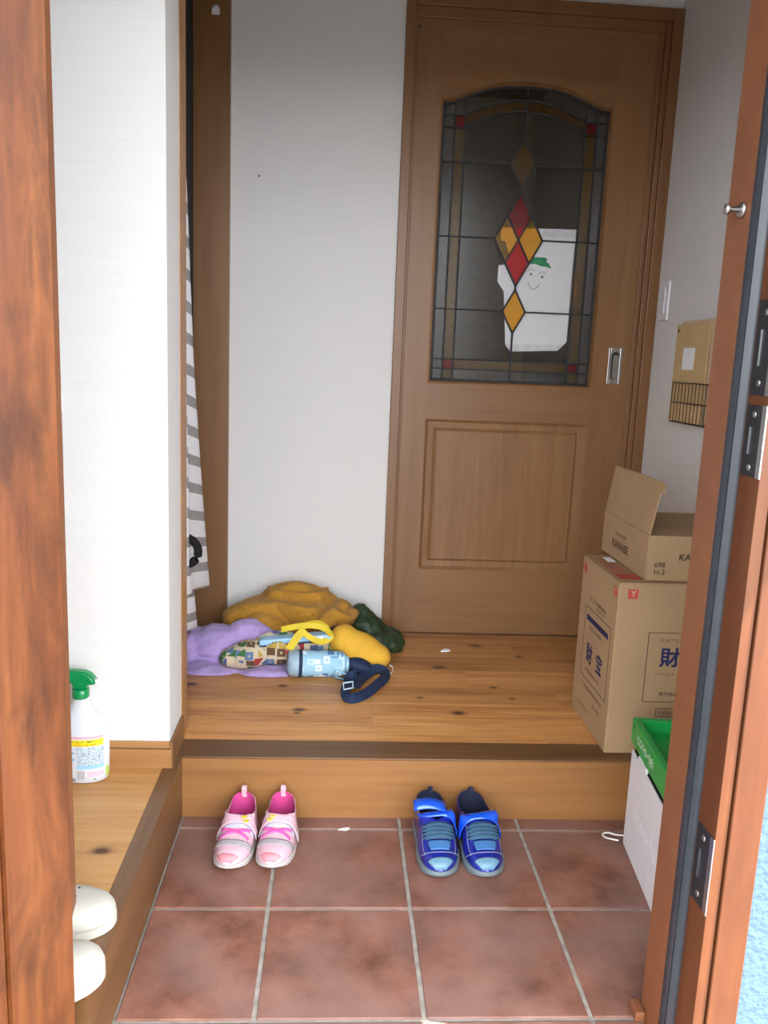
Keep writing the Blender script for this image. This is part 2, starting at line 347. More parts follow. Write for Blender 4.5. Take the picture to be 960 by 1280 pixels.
# recessed field with raised centre panel
bm = bmesh.new(); X0, X1, Za, Zb = GX0-.008, GX1+.008, .404, .944
lv = [(0, FY+.0005), (.010, FY+.009), (.030, FY+.010), (.040, FY+.003), (.046, FY+.0035)]
rg = []
for ins, y in lv: rg.append([bm.verts.new(q) for q in ((X0+ins, y, Za+ins), (X1-ins, y, Za+ins), (X1-ins, y, Zb-ins), (X0+ins, y, Zb-ins))])
for A, B in zip(rg, rg[1:]):
    for k in range(4): bm.faces.new((A[k], A[(k+1) % 4], B[(k+1) % 4], B[k]))
bm.faces.new(rg[-1])
PANELW = wood('door_panel_wood', (0.2, 0.0925, 0.0333), (0.255, 0.126, 0.0481), (0.296, 0.155, 0.0629), 'Z', 1.3, .42)
dpart(from_bm('raised_panel', bm, PANELW))
# bead round the glass
path = [(GX0, GZ0)] + [(GX0, GZS-.01)] + [(x, arch(x)) for x in axs] + [(GX1, GZS-.01), (GX1, GZ0)]
bm = bmesh.new(); n = len(path)
ins = lambda i, d: Vector((path[i][0]+(d if path[i][0] <= GX0+1e-5 else -d if path[i][0] >= GX1-1e-5 else 0), path[i][1]+(d if path[i][1] <= GZ0+1e-5 else -d if path[i][1] > GZS-.005 else 0)))
ra = [bm.verts.new((ins(i, -.010).x, FY, ins(i, -.010).y)) for i in range(n)]; rb = [bm.verts.new((ins(i, -.003).x, FY-.003, ins(i, -.003).y)) for i in range(n)]; rc = [bm.verts.new((ins(i, .002).x, FY+.012, ins(i, .002).y)) for i in range(n)]
for A, B in ((ra, rb), (rb, rc)):
    for i in range(n): bm.faces.new((A[i], A[(i+1) % n], B[(i+1) % n], B[i]))
dpart(from_bm('glass_bead', bm, DOORW))
# stained glass
def glass(name, col, haze, hz=(.30, .29, .26)):
    m, nt, b = newmat(name); L = nt.links.new; nt.nodes.remove(b); out = nt.nodes['Material Output']
    tr = nd(nt, 'ShaderNodeBsdfTransparent'); tr.inputs[0].default_value = rgba(col)
    df = nd(nt, 'ShaderNodeBsdfDiffuse'); df.inputs[0].default_value = rgba(hz)
    gl = nd(nt, 'ShaderNodeBsdfGlossy'); gl.inputs['Roughness'].default_value = .12
    n = nd(nt, 'ShaderNodeTexNoise', i_Scale=55.0, i_Detail=2.0); bp = nd(nt, 'ShaderNodeBump'); bp.inputs['Strength'].default_value = .3; bp.inputs['Distance'].default_value = .002; L(n.outputs[0], bp.inputs['Height']); L(bp.outputs[0], gl.inputs['Normal'])
    m1 = nd(nt, 'ShaderNodeMixShader'); m1.inputs[0].default_value = haze; L(tr.outputs[0], m1.inputs[1]); L(df.outputs[0], m1.inputs[2])
    m2 = nd(nt, 'ShaderNodeMixShader'); m2.inputs[0].default_value = .022; L(m1.outputs[0], m2.inputs[1]); L(gl.outputs[0], m2.inputs[2]); L(m2.outputs[0], out.inputs[0]); return m
CLEAR = glass('clear_pane', (.97, .97, .97), .04, (.24, .20, .14)); AMBER = glass('amber_pane', (.99, .80, .30), .03, (.4, .25, .05)); PALE = glass('pale_amber_pane', (.80, .66, .42), .10, (.30, .20, .09))
REDG = glass('red_pane', (.90, .02, .01), .10, (.42, .02, .02))
CAME = plain('lead_came', (.03, .031, .033), .6, 0, spec=.3)
GY = FY+.014
a1 = lambda x: arch(x, 2.000, 1.938) if abs(x-GC) < .205 else 1.938
def sweep(x, top, sh):
    q = min(1, abs(x-GC)/.203); return sh+(top-sh)*(1-q**1.9)
A1 = lambda x: sweep(x, 2.000, 1.946); A2 = lambda x: sweep(x, 1.967, 1.908)
XI = (.676, .712, 1.115, 1.154)
def pane(pts, mat, name='pane'): return dpart(poly(name, [(x, GY, z) for x, z in pts], mat, None, (0, .003, 0)))
def strip(x0, x1, f0, f1, n=16):
    q = [x0+(x1-x0)*i/n for i in range(n+1)]; return [(x, f0(x)) for x in q] + [(x, f1(x)) for x in reversed(q)]
k_ = lambda c: (lambda x: c)
H1, H2, H3, HB, HB2 = 1.798, 1.561, 1.322, 1.153, 1.120
# side columns
for (xa, xb, m) in ((GX0, XI[0], CLEAR), (XI[0], XI[1], PALE), (XI[2], XI[3], PALE), (XI[3], GX1, CLEAR)):
    for (za, zb) in ((H1, 1.905), (H2, H1), (H3, H2), (HB, H3)): pane([(xa, za), (xb, za), (xb, zb), (xa, zb)], m)
    rd = m is PALE
    pane([(xa, HB2), (xb, HB2), (xb, HB), (xa, HB)], REDG if rd else CLEAR); pane([(xa, GZ0), (xb, GZ0), (xb, HB2), (xa, HB2)], PALE if rd else CLEAR)
    pane([(xa, 1.905), (xb, 1.905), (xb, 1.944), (xa, 1.944)], REDG if rd else CLEAR); pane(strip(xa, xb, k_(1.944), arch, 6), CLEAR)
# middle
for (xa, xb) in ((XI[1], GC), (GC, XI[2])):
    pane(strip(xa, xb, A1, arch), CLEAR); pane(strip(xa, xb, A2, A1), PALE); pane(strip(xa, xb, k_(H1), A2), CLEAR)
    for (za, zb) in ((H2, H1), (H3, H2), (HB, H3)): pane([(xa, za), (xb, za), (xb, zb), (xa, zb)], CLEAR)
    pane([(xa, HB2), (xb, HB2), (xb, HB), (xa, HB)], PALE); pane([(xa, GZ0), (xb, GZ0), (xb, HB2), (xa, HB2)], CLEAR)
def diamond(c, zc, w, h, m):
    y = GY-.0015
    dpart(poly('diamond_pane', [(c, y, zc+h), (c+w, y, zc), (c, y, zc-h), (c-w, y, zc)], m, None, (0, .001, 0)))
diamond(GC, 1.803, .043, .075, PALE); diamond(GC, 1.632, .037, .071, REDG); diamond(GC-.0415, 1.56, .041, .076, AMBER); diamond(GC+.0415, 1.56, .041, .076, AMBER); diamond(GC, 1.485, .037, .073, REDG); diamond(GC, 1.322, .04, .073, AMBER)
# lead cames, each line its own strip
def came(pts, w=.006):
    dpart(tube('came', [(x, GY-.001, z) for x, z in pts], 0, CAME, None, flat=(w, .007, (0, 1, 0)), smooth=False))
LB = [(GX0+.003, GZ0+.003)]
came([(GX0+.004, GZ0), (GX0+.004, GZS)], .009); came([(GX1-.004, GZ0), (GX1-.004, GZS)], .009); came([(GX0, GZ0+.004), (GX1, GZ0+.004)], .009); came([(x, arch(x)-.004) for x in axs], .009)
for x in XI: came([(x, GZ0), (x, arch(x)-.003)])
for z in (HB, HB2): came([(GX0, z), (GX1, z)], .005)
for (xa, xb) in ((GX0, XI[1]), (XI[2], GX1)):
    for z in (1.905, 1.944): came([(xa, z), (xb, z)], .005)
for (f_) in (A1, A2): came([(XI[1]+(XI[2]-XI[1])*i/20, f_(XI[1]+(XI[2]-XI[1])*i/20)) for i in range(21)], .005)
for z, w in ((H1, .043), (H2, .083), (H3, .04)): came([(GX0, z), (GC-w, z)], .005); came([(GC+w, z), (GX1, z)], .005)
came([(GC, GZT-.004), (GC, 1.878)]); came([(GC, 1.728), (GC, 1.712)]); came([(GC, 1.249), (GC, GZ0)]); came([(GC, 1.41), (GC, 1.395)])
def dline(c, zc, w, h): came([(c, zc+h), (c+w, zc), (c, zc-h)], .006); came([(c, zc+h), (c-w, zc), (c, zc-h)], .006)
dline(GC, 1.803, .043, .075); dline(GC, 1.56, .083, .152); dline(GC, 1.322, .04, .073)
came([(GC-.0415, 1.636), (GC, 1.56), (GC+.0415, 1.484)], .005); came([(GC+.0415, 1.636), (GC, 1.56), (GC-.0415, 1.484)], .005)
# recessed pull
h = dpart(boxes('pull_plate', [((1.256, FY-.002, 1.090), (1.264, FY+.004, 1.214)), ((1.296, FY-.002, 1.090), (1.304, FY+.004, 1.214)), ((1.264, FY-.002, 1.090), (1.296, FY+.004, 1.105)), ((1.264, FY-.002, 1.199), (1.296, FY+.004, 1.214)), ((1.258, FY-.0005, 1.092), (1.302, FY+.003, 1.212))], STEEL, None, .0008))
pp = [(1.280+.0135*math.cos(a), 1.152+.0345*(1 if math.sin(a) >= 0 else -1)+.0135*math.sin(a)) for a in [2*math.pi*k/32 for k in range(32)]]
poly('pull_recess', [(x, FY-.0024, z) for x, z in pp], BLACK, h, (0, .001, 0))
poly('pull_insert', [(1.282+(x-1.28)*.72, FY-.004, 1.148+(z-1.152)*.88) for x, z in pp], STEEL, h, (0, .001, 0))
dpart(box('corner_stop', (.541, FY-.004, 2.196), (.549, FY, 2.204), BLACK))

# drawing on paper behind the glass
YP = BY+.006
pts = [(.855, 1.599), (1.118, 1.604), (1.112, 1.553), (1.109, 1.46), (1.109, 1.227), (1.079, 1.196), (.913, 1.187), (.893, 1.21), (.876, 1.39), (.868, 1.40), (.851, 1.422), (.853, 1.475), (.876, 1.477), (.886, 1.51), (.871, 1.555), (.853, 1.557)]
P0 = GY+.006
paper = tag(poly('paper_drawing', [(x, P0, z) for x, z in pts], PAPERM, None, (0, .0006, 0)), "white paper with a child's drawing of a smiling face, behind the door's stained glass", 'drawing')
GRN = plain('green_crayon', (.015, .30, .12), .9, var=.4, vs=150); PENC = plain('pencil', (.32, .32, .34), .9)
def onp(o): return o
poly('drawn_hair', [(x, P0-.0006, z) for x, z in ((.962, 1.497), (.972, 1.507), (1.008, 1.508), (1.020, 1.503), (1.016, 1.494), (1.026, 1.488), (1.036, 1.471), (1.018, 1.477), (1.0, 1.478), (.979, 1.485), (.962, 1.484))], GRN, paper)
for ex, ez in ((.966, 1.450), (1.006, 1.443)):
    lathe('drawn_eye', [(.001, 0), (.0045, .0001), (.001, .0002)], PENC, paper, 12).matrix_local = Matrix.Translation((ex, P0-.0006, ez)) @ Matrix.Rotation(math.pi/2, 4, 'X')
    tube('drawn_brow', spline([(ex-.014, P0-.0005, ez+.008), (ex, P0-.0005, ez+.017), (ex+.014, P0-.0005, ez+.010)], 5), .0009, PENC, paper, 5)
tube('drawn_smile', spline([(.958, P0-.0005, 1.424), (.968, P0-.0005, 1.404), (.984, P0-.0005, 1.402), (.998, P0-.0005, 1.418)], 5), .0011, PENC, paper, 5)
poly('folded_strip', [(x, P0-.0007, z) for x, z in ((.998, 1.601), (1.117, 1.604), (1.112, 1.578), (1.0, 1.574))], plain('paper_fold', (.74, .75, .78), .8), paper)
poly('folded_strip', [(x, P0-.0007, z) for x, z in ((.896, 1.212), (1.095, 1.217), (1.079, 1.196), (.913, 1.187))], plain('paper_fold_low', (.74, .75, .78), .8), paper)
tag(poly('note_slip', [(x, P0+.003, z) for x, z in ((1.112, 1.452), (1.127, 1.447), (1.131, 1.40), (1.124, 1.355), (1.112, 1.35))], plain('tan_paper', (.62, .42, .25), .8), None, (0, .0006, 0)), 'narrow tan paper slip peeking out beside the drawing behind the door glass', 'paper')

# ------------------------------------------------------------------ entrance frame, right jamb with seal and strike plates
jr = struct(box('trim_7', (.895, -.712, -.01), (.935, -.637, 2.02), VENEER, None, .0015), 'orange veneered door jamb beside the boxes')
gb = bmesh.new()
prof = [(.895, -.712), (.8945, -.722), (.898, -.728), (.9025, -.724), (.907, -.727), (.913, -.731), (.919, -.729), (.922, -.722), (.922, -.712)]
A = [gb.verts.new((x, y, -.01)) for x, y in prof]; B = [gb.verts.new((x, y, 2.02)) for x, y in prof]
for k in range(len(prof)-1): gb.faces.new((A[k], A[k+1], B[k+1], B[k]))
gb.faces.new(A); gb.faces.new(B)
from_bm('rubber_seal', gb, BLACK, jr, True); autosmooth(bpy.data.objects['rubber_seal'], 70)
fr = struct(box('trim_8', (.9145, -.790, -.02), (.9325, -.714, 2.02), REDF, None, .001), 'reddish wooden door frame with steel strike plates')
box('groove', (.9325, -.783, -.02), (.9355, -.714, 2.02), CAPW, fr)
box('front_board', (.9355, -.793, -.05), (.985, -.714, 2.06), REDF, fr, .002)
box('base_block', (.876, -.664, 0), (.895, -.626, .020), VENEER, jr, .004)
def strike(name, z0, z1, w0, lip, mat=DSTEEL):
    X = .9145
    yb = -.735; ya = -.790
    t = thing(name, (X, (ya+yb)/2, z0), *lip)
    def a(o): o.parent = t; o.matrix_parent_inverse = Matrix.Translation(t.location).inverted(); return o
    zm = (z0+z1)/2; hh = (z1-z0)
    pl = a(boxes('plate', [((X-.0012, yb-.047, z0), (X, yb, z0+.3*hh)), ((X-.0012, yb-.047, z1-.3*hh), (X, yb, z1)), ((X-.0012, yb-.047, z0+.3*hh), (X, yb-.026, z1-.3*hh)), ((X-.0012, yb-.012, z0+.3*hh), (X, yb, z1-.3*hh))], mat))
    box('slot', (X-.0004, yb-.026, z0+.3*hh), (X+.0, yb-.012, z1-.3*hh), BLACK, pl); box('slot_edge', (X-.0018, yb-.0135, z0+.31*hh), (X-.0004, yb-.0115, z1-.31*hh), STEEL, pl)
    a(box('lip', (X-.0022, ya-.001, z0), (X+.0002, yb-.044, z1), STEEL, None, .0004))
    for zz in (z0+.13*hh, z1-.13*hh):
        sc = a(lathe('screw', [(.0055, 0), (.005, .0012), (.0035, .0018), (.001, .0012)], STEEL, None, 14)); sc.matrix_basis = Matrix.Translation((X-.0012, yb-.022, zz)) @ Matrix.Rotation(-math.pi/2, 4, 'Y')
    return t
bpy.context.view_layer.update()
strike('strike_plate', 1.112, 1.245, 0, ('dark steel strike plate with a long slot, highest on the door frame', 'strike plate'))
strike('strike_plate', .995, 1.098, 0, ('steel strike plate with a bright lip, just below the highest one', 'strike plate'))
strike('strike_plate', .305, .435, 0, ('dark steel strike plate low on the door frame near the tiles', 'strike plate'))
st = thing('door_guard_stud', (.895, -.688, 1.375), 'small steel stud sticking out of the orange veneered door jamb', 'door hardware')
for nm, pr in (('flange', [(.011, 0), (.011, .004), (.008, .006)]), ('pin', [(.0045, .005), (.0045, .02), (.0075, .021), (.0075, .027), (.006, .028)])):
    o = lathe(nm, pr, STEEL, st, 20); o.matrix_local = Matrix.Rotation(-math.pi/2, 4, 'Y')
# left side: frame strip and open door leaf
jl = struct(box('trim_9', (-.125, -.712, S*0), (-.100, -.637, 2.02), VENEER), 'veneered hinge jamb of the entrance')
box('frame_board', (-.16, -.79, -.02), (-.118, -.714, 2.02), REDF, jl)
lf = bpy.data.objects.new('door_2', None); COL.objects.link(lf); struct(lf, 'open entrance door of stained reddish wood')
lf.location = (-.0455, -.823, 0); lf.rotation_euler = (0, 0, math.radians(-120+90))
# local: -Y runs along the leaf, +X is its inner face
bx_ = lambda n, a, b, m=REDW, bv=.0015: box(n, a, b, m, lf, bv)
bx_('stile', (-.05, -.106, .01), (0, 0, 1.99)); bx_('stile', (-.05, -.95, .01), (0, -.84, 1.99))
bx_('rail', (-.05, -.84, .01), (0, -.106, .22)); bx_('rail', (-.05, -.84, 1.85), (0, -.106, 1.99))
for k in range(6): bx_('board', (-.042, -.84+k*.1223+.001, .22), (-.008, -.84+(k+1)*.1223-.001, 1.85))
# outside
struct(boxes('wall_outside', [((.985, -.775, -.4), (3.2, -.765, 3.2)), ((-3.2, -.775, -.4), (-.16, -.765, 3.2)), ((-.16, -.775, 2.04), (.985, -.765, 3.2))], BLUEW), 'light blue stucco outside wall')
struct(box('wall_sky_block', (-20, -10.2, -.3), (20, -10, .9), plain('sky_block_grey', (.38, .36, .33), .9)), 'unseen low wall opposite the house, added to shape the daylight')  # added out of view, only to shape the low daylight
struct(box('floor_low_bounce', (-30, -40, -.3), (30, -.80, -.12), plain('low_bounce_ground', (.075, .075, .078), .9, var=.1, vs=5)), 'unseen ground in front of the house, darkened to cut bounced daylight')  # out of view; dark colour chosen to weaken light bounced indoors
struct(box('ceiling_sun_block', (-1.6, -2.6, 2.5), (1.80, -.775, 2.62), plain('sun_block_slab', (.75, .73, .70), .8)), 'unseen slab over the entrance, added to block sun and sky')  # added overhead slab, never in view; keeps sun and high sky off the entrance
struct(boxes('trim_10', [((-.12, -.80, -.12), (.9145, -.655, -.002))], plain('sill', (.30, .27, .25), .5, .4)), 'door sill')

# ================================================================== THINGS
def child(o, t):
    o.parent = t; o.matrix_parent_inverse = t.matrix_basis.inverted(); return o
# ------------------------------------------------------------------ cardboard boxes
BODY = {}
def carton(name, x0, x1, y0, y1, z0, z1, label, open_top=False):
    t = thing(name, ((x0+x1)/2, (y0+y1)/2, z0), label, 'box'); w = .005
    if open_top:
        for a, b in (((x0, y0, z0), (x0+w, y1, z1)), ((x1-w, y0, z0), (x1, y1, z1)), ((x0+w, y0, z0), (x1-w, y0+w, z1)), ((x0+w, y1-w, z0), (x1-w, y1, z1))): child(box('side_panel', a, b, CARD, None, .0015), t)
        child(box('bottom_panel', (x0+w, y0+w, z0), (x1-w, y1-w, z0+w), CARD), t)
    else:
        t['body'] = 1; BODY[name] = child(box('body', (x0, y0, z0), (x1, y1, z1-.004), CARD, None, .004), t); del t['body']
        ym = (y0+y1)/2
        child(box('top_flap', (x0+.001, y0+.001, z1-.0045), (x1-.001, ym-.001, z1), CARD, None, .001), t); child(box('top_flap', (x0+.001, ym+.001, z1-.0045), (x1-.001, y1-.001, z1-.0005), CARD, None, .001), t)
    return t
bx0, bx1, by0, by1, bz1 = 1.030, 1.394, .041, .346, .619
big = carton('cardboard_box', bx0, bx1, by0, by1, S+.001, bz1, 'tall brown cardboard box with blue lettering, standing on the step under another box')
e = .0006; bigt, big = big, BODY['cardboard_box']
def sidetext(body, size, y, z, mat, bold=0, sx=1, t=big, X=bx0): child(text(body, size, (X-e, y, z), (0, -1, 0), (0, 0, 1), mat, None, bold=bold, sx=sx), t)
def fronttext(body, size, x, z, mat, bold=0, sx=1, t=big, Y=by0): child(text(body, size, (x, Y-e, z), (1, 0, 0), (0, 0, 1), mat, None, bold=bold, sx=sx), t)
def frameX(y0, y1, z0, z1, w, mat, t, X): child(boxes('printed_frame', [((X-e, y0, z0), (X, y1, z0+w)), ((X-e, y0, z1-w), (X, y1, z1)), ((X-e, y0, z0), (X, y0+w, z1)), ((X-e, y1-w, z0), (X, y1, z1))], mat), t)
def frameY(x0, x1, z0, z1, w, mat, t, Y): child(boxes('printed_frame', [((x0, Y-e, z0), (x1, Y, z0+w)), ((x0, Y-e, z1-w), (x1, Y, z1)), ((x0, Y-e, z0), (x0+w, Y, z1)), ((x1-w, Y-e, z0), (x1, Y, z1))], mat), t)
frameX(.070, .287, .291, .489, .0016, INKK, big, bx0)
child(box('printed_bar', (bx0-e, .088, .453), (bx0, .270, .468), INKB), big)
sidetext('財', .058, .252, .344, INKB, .0025, .95); sidetext('宝', .058, .168, .342, INKB, .0025, .95)
sidetext('天然アルカリ温泉水', .0125, .245, .433, INKK); sidetext('鹿児島県垂水温泉 深さ1000m', .0095, .250, .313, INKK); sidetext('天然アルカリ温泉水 500ml', .012, .262, .512, INKK); sidetext('お取り扱い注意', .010, .20, .499, INKK)
sidetext('ケース 24本入 賞味期限 開封後はお早めに', .0105, .285, .265, INKK); sidetext('TEL 0120', .016, .165, .235, INKK); sidetext('保存方法 直射日光を避けて', .009, .29, .205, INKK)
frameY(1.117, 1.35, .306, .492, .0016, INKK, big, by0)
fronttext('天然アルカリ', .0125, 1.148, .466, INKK); fronttext('財宝', .054, 1.150, .405, INKB, .0025); fronttext('T A K A R A', .0095, 1.143, .378, INKK); fronttext('鹿児島県', .0125, 1.158, .323, INKK)
frameY(1.155, 1.225, .266, .289, .0014, INKK, big, by0); fronttext('500ml', .016, 1.160, .272, INKK)
def seal(a, b, axis):
    o = child(boxes('printed_seal', [(a, b)], INKR), big)
    return o
seal((1.054, by0-e, .578), (1.080, by0, .603), 'Y'); child(text('Y', .022, (1.0605, by0-2*e, .584), (1, 0, 0), (0, 0, 1), CARDL, None, bold=.0006), big)
seal((bx0-e, .052, .578), (bx0, .076, .603), 'X'); child(text('Y', .022, (bx0-2*e, .070, .584), (0, -1, 0), (0, 0, 1), CARDL, None, bold=.0006), big); seal((bx0-e, .305, .575), (bx0, .33, .60), 'X')
child(box('printed_red_label', (1.045, .075, bz1), (1.100, .13, bz1+e), INKR), big); child(box('printed_red_strip', (1.045, .14, bz1), (1.085, .30, bz1+e), plain('faded_red_ink', (.40, .15, .09), .7)), big)
child(box('paper_slip', (1.072, .26, bz1+e), (1.094, .31, bz1+2*e), PAPERM), bigt)
# upper box
ub = carton('cardboard_box', 1.100, 1.394, .060, .410, bz1+.002, .737, 'small open brown cardboard box with raised flap, on top of the tall box', True)
UX = 1.100
bm = bmesh.new()                                        # raised flap with a little hooked corner
fp = [(.410, .737), (.400, .790), (.353, .873), (.20, .877), (.035, .876), (.018, .862), (.022, .846), (.040, .849), (.060, .738)]
fp = [(.408, .738), (.372, .873), (.2, .876), (.028, .876), (.014, .868), (.016, .850), (.034, .852), (.062, .738)]
vs = [bm.verts.new((UX+.001+(z-.737)*.05, y, z)) for y, z in fp]; f_ = bm.faces.new(vs); r_ = bmesh.ops.extrude_face_region(bm, geom=[f_]); bmesh.ops.translate(bm, vec=(.004, 0, 0), verts=[q for q in r_['geom'] if isinstance(q, bmesh.types.BMVert)])
child(from_bm('open_flap', bm, CARD), ub)
bm = bmesh.new(); vs = [bm.verts.new(q) for q in ((1.390, .062, .736), (1.390, .408, .736), (1.365, .40, .85), (1.365, .07, .85))]; f_ = bm.faces.new(vs); r_ = bmesh.ops.extrude_face_region(bm, geom=[f_]); bmesh.ops.translate(bm, vec=(.004, 0, 0), verts=[q for q in r_['geom'] if isinstance(q, bmesh.types.BMVert)])
bm.free()
child(box('folded_flap', (1.112, .068, .729), (1.388, .404, .7335), CARD, None, .001), ub)
sidetext('KAWABE', .032, .322, .653, INKK, .0010, .98, ub, UX); sidetext('HANDKERCHIEF', .0125, .305, .690, INKK, 0, 1, ub, UX)
fronttext('698', .019, 1.120, .656, INKK, .0004, 1, ub, .060); fronttext('H-3', .019, 1.120, .637, INKK, .0004, 1, ub, .060); fronttext('KAWABE', .024, 1.181, .675, INKK, .0008, 1, ub, .060)

# ------------------------------------------------------------------ folding crate
cr = thing('storage_crate', (1.045, -.105, .001), 'white folding crate with green rim on the tiles below the boxes', 'crate', None, math.radians(-6.0))
L_, W_, HB_ = .46, .325, .268      # local: -Y along the long side, +X to the wall
def cb(n, a, b, m, bv=.002): return box(n, a, b, m, cr, bv)
cb('side_panel', (0, -L_, 0), (.005, 0, HB_-.022), WHITEP, .002); cb('side_panel', (W_-.012, -L_, 0), (W_, 0, HB_-.020), WHITEP); cb('end_panel', (.012, -.012, 0), (W_-.012, 0, HB_-.020), WHITEP); cb('end_panel', (.012, -L_, 0), (W_-.012, -L_+.012, HB_-.020), WHITEP); cb('bottom_panel', (.012, -L_+.012, 0), (W_-.012, -.012, .01), WHITEP)
cb('panel_tab', (-.0005, -.125, HB_-.022), (.010, -.06, HB_-.008), WHITEP); cb('panel_tab', (-.0005, -.40, HB_-.022), (.010, -.30, HB_-.008), WHITEP)
cb('gap_shade_core', (.006, -L_+.005, .02), (W_-.007, -.005, HB_+.004), plain('crate_shadow_gap', (.01, .01, .011), .9, spec=.1))  # black filler block: shade of the gap under the rim, done as colour
Z0, Z1 = HB_, .327
cb('rim', (-.004, -L_-.004, Z0), (.012, .004, Z1), GREENP, .0025); cb('rim', (W_-.012, -L_-.004, Z0), (W_+.002, .004, Z1), GREENP, .0025); cb('rim', (.012, -.014, Z0), (W_-.012, .004, Z1), GREENP, .0025); cb('rim', (.012, -L_-.004, Z0), (W_-.012, -L_+.014, Z1), GREENP, .0025)
cb('lid', (.012, -L_+.014, Z0+.01), (W_-.012, -.014, Z0+.030), GREENP, .002); cb('lid_rib', (.06, -L_+.05, Z0+.030), (.068, -.05, Z0+.036), GREENP, .001)
EMB = plain('embossed_white', (.92, .92, .95), .35)
text('cono-tei', .040, (-.0046, -.052, Z0+.020), (0, -1, 0), (0, 0, 1), plain('print_pale', (.62, .80, .62), .5), cr, bold=.0005)
text('SYSTEM CONTAINER', .008, (-.0046, -.12, Z0+.008), (0, -1, 0), (0, 0, 1), plain('print_green', (.25, .58, .30), .5), cr)
text('cono-tei', .062, (-.0012, -.06, .105), (0, -1, 0), (0, 0, 1), EMB, cr, bold=.0008)
for q in (-.008, ): cb('rivet', (-.006, q-.014, Z1-.022), (-.004, q-.004, Z1-.012), plain('dark_green', (.008, .15, .03), .4), .001)
c0 = pz(757, 1045, .004)
tag(tube('cord_loop', spline([(1.06, -.078, .004), (1.035, -.076, .005), (c0.x+.01, c0.y+.012, .006), (c0.x-.006, c0.y+.006, .005), (c0.x-.003, c0.y-.008, .005), (c0.x+.018, c0.y-.018, .005), (1.036, -.102, .005)], 6), .0022, plain('white_cord', (.82, .80, .78), .7), None, 8), 'thin white cord loop on the tiles at the foot of the crate', 'cord')

# ------------------------------------------------------------------ right wall: switch, basket, envelopes
sw = thing('light_switch', (XR, .885, 1.31), 'white light switch on the wall beside the inner door', 'light switch')
child(box('plate', (XR-.008, .845, 1.308), (XR-.0005, .925, 1.436), WHITEP, None, .003), sw)
child(box('rocker', (XR-.0125, .865, 1.33), (XR-.008, .905, 1.372), WHITEP, None, .0015), sw); child(box('rocker', (XR-.0125, .865, 1.374), (XR-.008, .905, 1.414), WHITEP, None, .0015), sw)
wk = thing('wire_basket', (XR, .6, .985), 'brown wire basket holding envelopes on the right wall', 'basket')
WIRE = plain('bronze_wire', (.10, .06, .035), .4, .7); ya, yb, za, zb, xw, xf = .40, .672, .987, 1.108, XR-.004, XR-.032
bm = bmesh.new()
for z in (za, (za+zb)/2, zb): tube_bm(bm, [(xw, yb, z), (xf, yb, z), (xf, ya, z), (xw, ya, z)], .0018, 6)
child(from_bm('hoop_wires', bm, WIRE, None, True), wk)
for k in range(12):
    y = ya+(yb-ya)*k/11; child(tube('wire', [(xf, y, zb), (xf, y, za), (xw, y, za)], .0012, WIRE, None, 5), wk)
for x in (xw, (xw+xf)/2): child(tube('wire', [(x, yb, zb+(.02 if x == xw else 0)), (x, yb, za)], .0012, WIRE, None, 5), wk)
child(tube('wire', [(xw, yb-.004, zb), (xw, yb-.004, 1.152), (xw, yb-.03, zb)], .0015, WIRE, None, 5), wk)
ENV = plain('kraft_envelope', (.62, .44, .22), .75, var=.04)
en = thing('envelope', (XR-.03, .63, .99), 'large tan envelope with a white label, upright in the wire basket', 'envelope')
child(boxes('sleeve', [((XR-.022, .47, .992), (XR-.018, .705, 1.286))], ENV, None, .001), en); child(box('label_sticker', (XR-.0228, .555, 1.148), (XR-.022, .640, 1.214), PAPERM), en)
child(lathe('string_button', [(.001, 0), (.006, .001), (.001, .002)], INKK, None, 12), en).matrix_basis = Matrix.Translation((XR-.022, .69, 1.268)) @ Matrix.Rotation(-math.pi/2, 4, 'Y')
tag(box('envelope', (XR-.014, .43, .992), (XR-.010, .69, 1.296), plain('pale_envelope', (.70, .52, .34), .75), None, .001), 'paler envelope sticking out behind the labelled one in the basket', 'envelope')
tag(box('paper_bundle', (XR-.030, .46, .990), (XR-.024, .66, 1.045), plain('letters', (.62, .42, .22), .8), None, .001), 'low stack of tan letters at the bottom of the wire basket', 'letters')
p = py(74, 501, -.0547); tag(box('wall_plate', (p.x-.035, -.062, p.z-.022), (p.x+.008, -.0549, p.z+.018), WHITEP, None, .002), 'small white plate on the wall stub, half hidden by the entrance door', 'switch plate')

